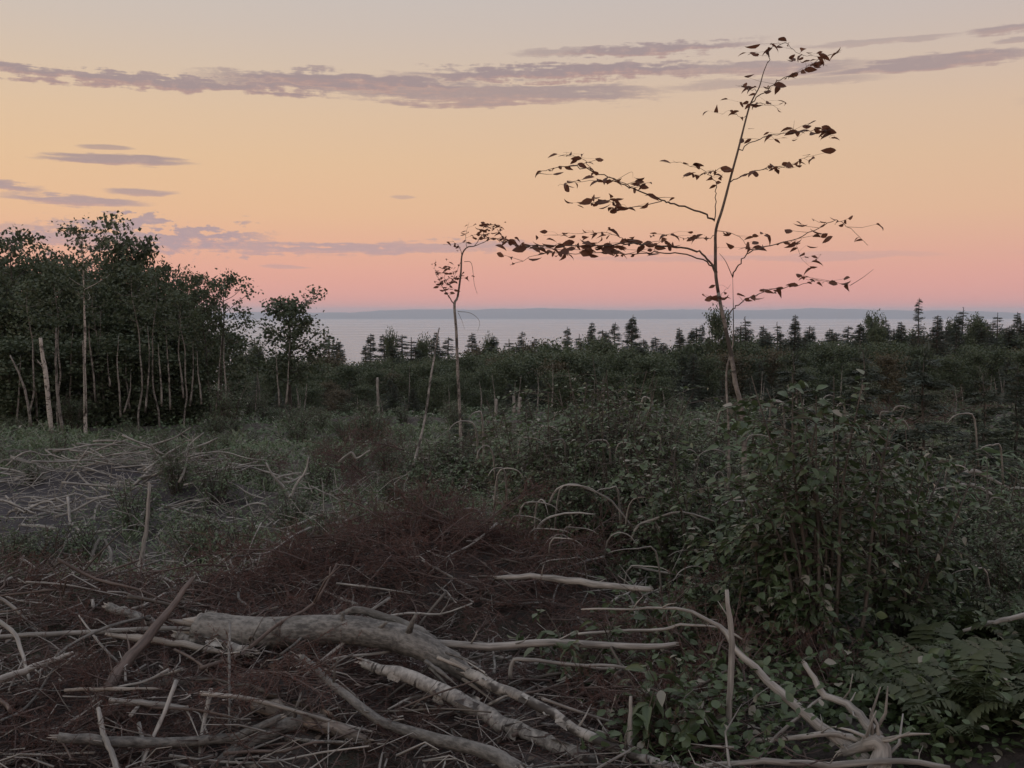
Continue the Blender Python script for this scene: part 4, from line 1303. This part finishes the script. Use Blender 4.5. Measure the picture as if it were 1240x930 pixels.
def leafy_bush(name, label, px, py, Y, seed, H, spread, nst, twigs, lpt, leaf, zoff=0.0, cap=290):
    st, p, a_, n_, s_ = shrub(seed, H, spread, nst, twigs, lpt, leaf)
    r = link(name, None)
    x = at(px, py, Y)[0]
    r.location = (x, Y, float(gz(x, Y)) + zoff)
    tag(r, label, 'bush')
    link('stems', st.mesh('stems', M['dark_stick']), r)
    order = np.argsort(p[:, 1] - s_ * 2)
    X, Yv, Z = frames(a_, n_)
    for k in order[:cap]:
        o = link('leaf', LEAFS[k % 5], r)
        s = s_[k]
        o.matrix_local = Matrix(np.vstack([np.column_stack([X[k] * s, Yv[k] * s, Z[k] * s, p[k]]), [0, 0, 0, 1]]).tolist())
    rest = order[cap:]
    if len(rest):
        V, fs = batch(NEAR, p[rest], a_[rest], n_[rest], s_[rest], 1.1)
        tag(link('inner_foliage', mk('inner_foliage', V, fs, M['leaf'], True), r), kind='stuff')
    return r


leafy_bush('leafy_bush', 'big broad leaved bush beside the grey upright stick', 1005, 800, 6.6, 301, 1.95, .6, 17, 15, 9, .066)
leafy_bush('leafy_bush', 'leafy bush with drooping leaves just behind the grey upright stick', 930, 800, 7.1, 302, 1.2, .5, 14, 13, 9, .062)
leafy_bush('leafy_bush', 'dark leafy bush leaning on the far side of the big broad leaved bush', 1085, 800, 7.2, 303, 1.5, .55, 15, 13, 9, .062)
leafy_bush('leafy_bush', 'low large leaved plant at the foot of the pale tapered stake', 822, 900, 5.3, 304, .42, .3, 7, 4, 3, .13, cap=120)
leafy_bush('leafy_bush', 'low leafy plant beneath the long level branch', 705, 860, 6.2, 305, .45, .4, 8, 4, 5, .08, cap=160)
leafy_bush('leafy_bush', 'small leafy plant growing through the end of the long level branch', 815, 800, 6.6, 306, .6, .4, 8, 5, 5, .09, cap=200)
leafy_bush('leafy_bush', 'wide leafy bush under the tall backlit sapling', 900, 560, 8.8, 307, 1.2, .8, 18, 13, 7, .058)
leafy_bush('leafy_bush', 'leafy bush at the near right corner of the big centre bush', 835, 600, 8.6, 308, 1.3, .6, 16, 12, 7, .058)

bushA = shrub_meshes((311, 1.5, .8, 20, 13, 9, .062), T=MID)
bushB = shrub_meshes((312, 1.2, .8, 20, 13, 9, .058), T=MID)
bushC = shrub_meshes((313, .75, .55, 16, 9, 8, .052), T=MID)
bushD = shrub_meshes((314, .8, .5, 16, 9, 8, .052), T=MID, mat='cover')
weedE = shrub_meshes((315, .95, .28, 9, 9, 5, .12), T=SLIM, mat='cover', width=1.2)
bareF_st = shrub(316, .9, .5, 9, 9, 1, .05)
CB_LABEL = 'green shrub of the dense clump in the centre of the clearing'
bushG = shrub_meshes((317, 2.3, .72, 24, 20, 9, .068), T=MID)
SH = {
    'G': (shrub_proto('green_shrub', bushG, CB_LABEL, 'shrub', 'green shrubs in the clearing'), 2.3),
    'A': (shrub_proto('green_shrub', bushA, 'broad leaved green shrub in the regrowth of the clearing', 'shrub', 'green shrubs in the clearing'), 1.5),
    'B': (shrub_proto('green_shrub', bushB, 'spreading green shrub in the regrowth of the clearing', 'shrub', 'green shrubs in the clearing'), 1.2),
    'C': (shrub_proto('low_shrub', bushC, 'low dark green shrub in the clearing', 'shrub', 'low shrubs in the clearing'), .75),
    'D': (shrub_proto('low_shrub', bushD, 'low grey green shrub in the clearing', 'shrub', 'low shrubs in the clearing'), .8),
    'E': (shrub_proto('tall_weed', weedE, 'upright weed with narrow drooping leaves in the clearing', 'weed', 'narrow leaved weeds in the clearing'), .95),
}
used = set()


def plant(kind, x, y, s, label=None, zo=0.0):
    r, H = SH[kind]
    loc = (x, y, float(gz(x, y)) + zo)
    sc = (s * random.uniform(.9, 1.15), s * random.uniform(.9, 1.15), s)
    rz = random.uniform(0, 6.28)
    if kind not in used:
        used.add(kind)
        r.location, r.rotation_euler, r.scale = loc, (0, 0, rz), sc
        if label: r['label'] = label
        return r
    return clone(r, loc, rz, sc, label or r.get('base_label') or r['label'])


for k_ in SH:
    SH[k_][0]['base_label'] = SH[k_][0]['label']


def plant_px(kind, px, top, Y, label=None, grow=1.0):
    p = at(px, top, Y)
    h = p[2] - float(gz(p[0], Y))
    return plant(kind, p[0], Y, h / SH[kind][1] * grow, label)


# big centre bush: a clump of shrubs
CB = 'green shrub of the dense clump in the centre of the clearing'
for px, top, Y in ((735, 452, 11.6), (695, 466, 11.4), (778, 462, 11.4), (660, 500, 11.2), (815, 492, 11.2), (720, 490, 10.8), (765, 500, 10.5), (690, 540, 10.2), (800, 540, 10.2), (745, 550, 9.9), (840, 530, 11)):
    plant_px('G', px, top, Y, CB, 1.08)
# the right-hand growth
for px, top, Y in ((960, 520, 10.2), (1000, 500, 11.5), (1045, 520, 10.5), (1100, 545, 9.2), (1150, 560, 9.6), (1200, 560, 9.2), (1240, 575, 8.6), (1170, 620, 8.0), (1225, 640, 7.6), (1130, 640, 8.0), (960, 560, 8.6), (1060, 560, 8.9), (1190, 690, 7.2), (1240, 710, 6.9), (1140, 720, 7.0), (1275, 600, 8.2),
                   (905, 480, 12.5), (940, 490, 13), (870, 505, 12.2), (1205, 520, 12), (1240, 500, 13.5)):
    plant_px(random.choice('ABBE'), px, top, Y)
for px, top, Y in ((600, 640, 10.5), (640, 640, 9.6), (700, 660, 9.0), (770, 660, 8.8), (820, 670, 8.3), (720, 720, 8.0), (790, 730, 7.6), (840, 700, 7.7), (680, 745, 7.5), (750, 790, 7.0), (800, 830, 6.2), (860, 690, 7.4), (900, 690, 7.2), (860, 840, 6.3), (930, 850, 6.2), (560, 650, 10.5), (520, 650, 11), (1080, 800, 6.2), (1130, 790, 6.4)):
    plant_px(random.choice('CDE' if Y > 7 else 'CD'), px, top, Y)
# pale dry stems bowing out of the green growth
for k in range(85):
    px, py, Y = random.uniform(570, 1235), random.uniform(478, 690), 0
    Y = float(np.interp(py, [470, 560, 690], [13.5, 9.6, 7.4])) + random.uniform(-.5, .6)
    dx = random.choice((-1, 1)) * random.uniform(14, 52) * 10 / Y
    up_ = random.uniform(4, 16)
    polylog('arching_cane', 'pale dry stem arching out of the green growth', 'dry stem', [(px, py + random.uniform(40, 70)), (px + dx * .12, py + up_ * .8), (px + dx * .45, py), (px + dx * .8, py + up_ * .35), (px + dx, py + up_ * 1.3)],
            [1.3, 1.2, 1.0, .7, .3], 'stick', Y=(Y + .12, Y - .2), nseg=5, stubs=random.choice((0, 0, 1)), group='pale dry stems arching out of the green growth')
# across the clearing
n = 0
while n < 210:
    y = 12.5 + 55 * R.uniform() ** 1.5
    x = R.uniform(-.52, .52) * y
    if ((x + 8.4) / 2.7) ** 2 + ((y - 20) / 5.0) ** 2 < 1 and R.uniform() < .8:
        continue
    kind = random.choices('ABCDE', (1.0, 1.2, 3, 3.5, 2))[0]
    s = R.uniform(.6, 1.15) * (1 if y < 40 else 1.4)
    if kind in 'AB' and x < 1 and y < 30:
        s *= .6
    plant(kind, x, y, s)
    n += 1
for px, top, Y in ((540, 520, 22.5), (556, 515, 22.8), (575, 522, 22), (590, 518, 24), (520, 535, 21.5), (500, 532, 23), (470, 520, 26)):
    plant_px(random.choice('ABC'), px, top, Y)
# dark bush by the pole heap, with a few more along the foot of the wood
plant_px('B', 200, 522, 24, 'dark compact bush behind the heap of cut poles')
plant_px('B', 208, 528, 23.6, 'dark bush touching the compact bush behind the heap of cut poles')
for px in range(-20, 420, 21):
    Y = random.uniform(33, 39) if px < 300 else random.uniform(44, 52)
    p = at(px, 0, Y)
    plant(random.choice('BCD'), p[0], Y, random.uniform(.5, .9) * (.8 if px < 240 else 1.1), 'green shrub at the foot of the left wood')

# ------------------------------------------------------------------ young firs
def fir_proto(seed, label):
    a_, b_ = spruce_tree(seed, 2.0, 1.05, 12, 8, .17, nsp=22)
    r = link('fir_sapling', None)
    tag(r, label, 'fir', 'young firs in the clearing')
    link('trunk', a_, r)
    link('crown', b_, r)
    return r


fp = fir_proto(41, 'young fir with wide level boughs standing in the right growth')
p = at(1120, 425, 10.6)
zb = float(gz(p[0], 10.6))
fp.location = (p[0], 10.6, zb)
fp.scale = (1.05, 1.05, (p[2] - zb) / 2)
for px, top, Y, wd, lb in ((960, 428, 14, 1.1, 'young fir behind the foot of the tall backlit sapling'), (1045, 424, 13, 1.1, 'dark young fir below the skyline spruces'), (1190, 452, 12.5, .9, 'young fir beyond the curved dead branch'), (560, 500, 26, 1.0, 'young fir near the bent young tree'), (1232, 440, 24, 1.4, 'young fir at the far edge of the right growth')):
    p = at(px, top, Y)
    zb = float(gz(p[0], Y))
    clone(fp, (p[0], Y, zb), random.uniform(0, 6), (wd, wd, (p[2] - zb) / 2), lb)

# ------------------------------------------------------------------ ferns in the right corner
def frond_mesh(seed):
    rng = np.random.default_rng(seed)
    n = 16
    t_ = np.linspace(0, 1, n)
    C = np.stack([t_ * .55, rng.normal(0, .006, n), .45 * np.sin(t_ * 2.1) * .75], -1)
    st = MB()
    ps, ax, sz = [], [], []
    for k in range(2, n):
        for sd in (-1, 1):
            ps.append(C[k]); ax.append(unit(np.array([.35, sd, -.15 + rng.normal(0, .08)]))); sz.append(.17 * math.sin(math.pi * (.12 + .86 * t_[k])) + .01)
    V, fs = batch(SLIM, np.array(ps), np.array(ax), np.tile(UPV, (len(ps), 1)) + np.array([-.3, 0, 0]), np.array(sz), 1.9)
    st.add(V, fs)
    st.add(*tube(C, [.004, .0015], 3, caps=False))
    return st.mesh('frond', M['leaf_yellow'], False)


FR = [frond_mesh(k) for k in range(3)]
fern = None
for k, (px, py, Y) in enumerate(((1185, 850, 6.0), (1225, 820, 6.2), (1160, 810, 6.5), (1205, 780, 6.8), (1240, 860, 5.8), (1175, 890, 5.6), (1130, 860, 5.9), (1215, 900, 5.5), (1250, 780, 6.7), (1150, 925, 5.3), (1100, 885, 5.7), (1260, 920, 5.3), (1190, 740, 7.0), (1150, 760, 6.9), (1120, 820, 6.3), (1200, 830, 6.1), (1180, 800, 6.5), (1230, 880, 5.7), (1140, 890, 5.6), (1190, 910, 5.4), (1225, 750, 7.0), (1210, 860, 5.9))):
    x = at(px, py, Y)[0]
    loc = (x, Y, float(gz(x, Y)))
    if fern is None:
        fern = link('fern', None, None, loc)
        fern.scale = (.65,) * 3
        tag(fern, 'yellow green fern in the patch under the right growth', 'fern', 'ferns in the right corner')
        for f in range(9):
            o = link('frond', FR[f % 3], fern)
            o.rotation_euler = (0, random.uniform(-.35, .1), f * .7 + random.uniform(-.2, .2))
            o.scale = (random.uniform(.8, 1.2),) * 3
    else:
        clone(fern, loc, random.uniform(0, 6), (random.uniform(.5, .8),) * 3, fern['label'])

# ------------------------------------------------------------------ uncountable ground cover
def cover_patch(name, label, cat, N, ylo, yhi, yp, xlo, xhi, per, T, leaf, spread, hgt, mat, mask=None, up=.3, width=1.0):
    y = ylo + (yhi - ylo) * R.uniform(0, 1, N) ** yp
    x = R.uniform(xlo, xhi, N) * y
    keep = np.ones(N, bool) if mask is None else mask(x, y)
    x, y = x[keep], y[keep]
    k = np.repeat(np.arange(len(x)), per)
    n = len(k)
    sc = np.clip(y[k] / 25, .8, 2.2)
    px_ = x[k] + R.normal(0, 1, n) * spread * sc
    py_ = y[k] + R.normal(0, 1, n) * spread * sc
    h = R.uniform(.15, 1, len(x))[k]
    pz_ = gz(px_, py_) + np.abs(R.uniform(0, 1, n)) * hgt * h
    ax = unit(rdir(n, R, -.3, .6) + np.array([0, 0, up]))
    V, fs = batch(T, np.stack([px_, py_, pz_], -1), ax, UPV + R.normal(0, .5, (n, 3)), leaf * sc * R.uniform(.6, 1.3, n), width)
    return tag(link(name, mk(name, V, fs, M[mat])), label, cat, kind='stuff')


def not_bare(x, y):
    return ((x + 8.4) / 2.7) ** 2 + ((y - 20) / 5.4) ** 2 + R.normal(0, .4, len(x)) > 1


cover_patch('ground_cover', 'low leafy ground cover across the clearing', 'ground cover', 5800, 9.2, 32, 1.25, -.6, .75, 13, MID, .07, .16, .34, 'cover', not_bare)
cover_patch('distant_undergrowth', 'dark undergrowth filling the far part of the clearing', 'undergrowth', 4600, 28, 90, 1.2, -.56, .58, 12, FAR, .085, .30, .42, 'cover')
right = lambda x, y: x > .1 * y + R.normal(0, .15, len(x))
cover_patch('leafy_undergrowth', 'dark green leaves carpeting the ground under the right bushes', 'undergrowth', 2100, 5.0, 10.5, 1.0, .08, .85, 14, NEAR, .075, .10, .38, 'leaf', right)
cover_patch('grass', 'dry grass blades arching over the clearing', 'grass', 4000, 8.8, 40, 1.3, -.6, .75, 9, SLIM, .26, .07, .12, 'grass', not_bare, 1.1, .45)

# ------------------------------------------------------------------ labels that tell the repeats apart by what they stand next to
def proj(p):
    d = np.array(p) - EYE
    z = d @ FW
    return 620 + F * d[0] / z, 465 - F * (d @ UP) / z


MARKS = [(-1e6, 'the picture edge'), (97, 'the tallest white birch'), (200, 'the dark compact bush'), (268, 'the open crowned end tree'), (350, 'the lone round tree'), (457, 'the short pale snag'), (555, 'the bent young tree'),
         (740, 'the centre bush'), (882, 'the tall backlit sapling'), (1005, 'the broad leaved bush'), (1120, 'the wide young fir')]
ORD = ['first', 'second', 'third', 'fourth', 'fifth', 'sixth', 'seventh', 'eighth', 'ninth', 'tenth', 'eleventh', 'twelfth', 'thirteenth', 'fourteenth', 'fifteenth', 'sixteenth', 'seventeenth', 'eighteenth', 'nineteenth', 'twentieth', 'twenty-first', 'twenty-second', 'twenty-third', 'twenty-fourth', 'twenty-fifth']
SHORT = {'rounded leafy tree in the wood beyond the clearing': 'rounded leafy tree', 'leafy tree with an uneven crown in the wood beyond the clearing': 'uneven leafy tree', 'rusty brown leafy tree in the wood beyond the clearing': 'rusty brown tree',
         'dark spruce with a pointed tip on the skyline': 'pointed dark spruce', 'narrow dark spruce with a ragged tip on the skyline': 'narrow ragged spruce', 'broad dark spruce with layered boughs on the skyline': 'broad layered spruce',
         'dense dark leafy tree filling the left wood': 'dense dark tree', 'dense dark leafy tree deep in the left wood': 'wide dense dark tree', 'thin pale stemmed birch at the edge of the left wood': 'thin pale birch',
         'open crowned leafy tree with sky showing through in the left wood': 'open crowned leafy tree', 'broad leaved green shrub in the regrowth of the clearing': 'broad leaved shrub', 'spreading green shrub in the regrowth of the clearing': 'spreading green shrub',
         'low dark green shrub in the clearing': 'low dark green shrub', 'low grey green shrub in the clearing': 'low grey green shrub', 'upright weed with narrow drooping leaves in the clearing': 'narrow leaved weed',
         'green shrub of the dense clump in the centre of the clearing': 'centre clump shrub', 'green shrub at the foot of the left wood': 'wood edge shrub', 'yellow green fern in the patch under the right growth': 'yellow green fern',
         'pale dry stem arching out of the green growth': 'pale dry arching stem', 'bare thin stem standing before the far wood': 'bare stem before the far wood', 'bare thin stem at the foot of the left wood': 'bare thin stem', 'dead red brown bough lying among the green growth of the clearing': 'red brown dead bough'}
BANDS = [(0, 9, 'near'), (9, 13, 'mid distance'), (13, 20, 'near clearing'), (20, 30, 'middle clearing'), (30, 45, 'far clearing'), (45, 66, 'wood edge'), (66, 83, 'front row'), (83, 99, 'middle row'), (99, 999, 'back row')]
fam = {}
for o in list(col.objects):
    lab = o.get('label')
    if not o.get('category') or lab not in SHORT:
        continue
    x, y, z = o.location
    band = next(b for a_, c_, b in BANDS if a_ <= y < c_)
    if o['category'] == 'tree' and x < -9 and y < 60:
        band = 'left wood'
    fam.setdefault((SHORT[lab], band), []).append((proj(o.location)[0], o))
for (noun, band), items in fam.items():
    items.sort(key=lambda q: q[0])
    cnt = {}
    for px, o in items:
        mk_ = [m_ for m_ in MARKS if m_[0] <= px][-1][1]
        cnt[mk_] = cnt.get(mk_, 0) + 1
        o['label'] = f"{band} {noun}, {ORD[min(cnt[mk_], 25) - 1]} right of {mk_}"
STICKCOL = {'weathered_stick': 'bleached grey', 'red_brown_stick': 'red brown', 'brown_stick': 'dark brown', 'grey_log_bark': 'dull grey'}
for o in list(col.objects):
    g_ = o.get('group')
    if g_ not in ('loose sticks in the foreground slash', 'dead rusty boughs in the foreground slash', 'sticks in the heaps on the bare soil'):
        continue
    if o.get('label', '').startswith('red brown dead bough'):
        continue
    px, py = proj(o.location)
    if g_.endswith('bare soil'):
        where = 'in the pole heap by the dark compact bush' if px > 175 else 'in the long pole heap on the bare soil' if py < 590 else 'scattered on the bare soil near the arched stick'
        o['label'] = f"{STICKCOL[o.data.materials[0].name]} stick {where}"
        continue
    where = ('at the outer edge of the slash' if px < 90 else 'around the diagonal branch' if px < 240 else ('in the brush heap behind the bent log' if py < 735 else 'close behind the bent log') if py < 775 and px < 640 else
             'around the broken pale log' if px < 420 and py > 820 else 'below the bent log' if px < 620 else 'around the level branches' if px < 800 else 'by the gnarled root')
    if g_.startswith('loose'):
        size = 'long' if o.scale[0] > .8 else 'short' if o.scale[0] < .5 else 'middling'
        o['label'] = f"{size} {STICKCOL[o.data.materials[0].name]} stick {where}"
    else:
        size = 'long' if o.scale[0] > .85 else 'short' if o.scale[0] < .68 else 'middling'
        o['label'] = f"{size} dead rusty bough {where}"

# ------------------------------------------------------------------ haze
hz = bpy.data.materials.new('evening_haze')
hz.use_nodes = True
hz.node_tree.nodes.clear()
ho = hz.node_tree.nodes.new('ShaderNodeOutputMaterial')
pv = hz.node_tree.nodes.new('ShaderNodeVolumePrincipled')
pv.inputs['Color'].default_value = (.88, .93, 1.0, 1)
pv.inputs['Density'].default_value = 8e-5
pv.inputs['Anisotropy'].default_value = 0.35
hz.node_tree.links.new(pv.outputs[0], ho.inputs['Volume'])
x0, x1, y0, y1, z0, z1 = -25000, 25000, -200, 20000, -101, 62
V = [(x, y, z) for z in (z0, z1) for y in (y0, y1) for x in (x0, x1)]
tag(link('haze', mk('haze', V, [np.array([(0, 2, 3, 1), (4, 5, 7, 6), (0, 1, 5, 4), (2, 6, 7, 3), (0, 4, 6, 2), (1, 3, 7, 5)])], hz)), kind='stuff')
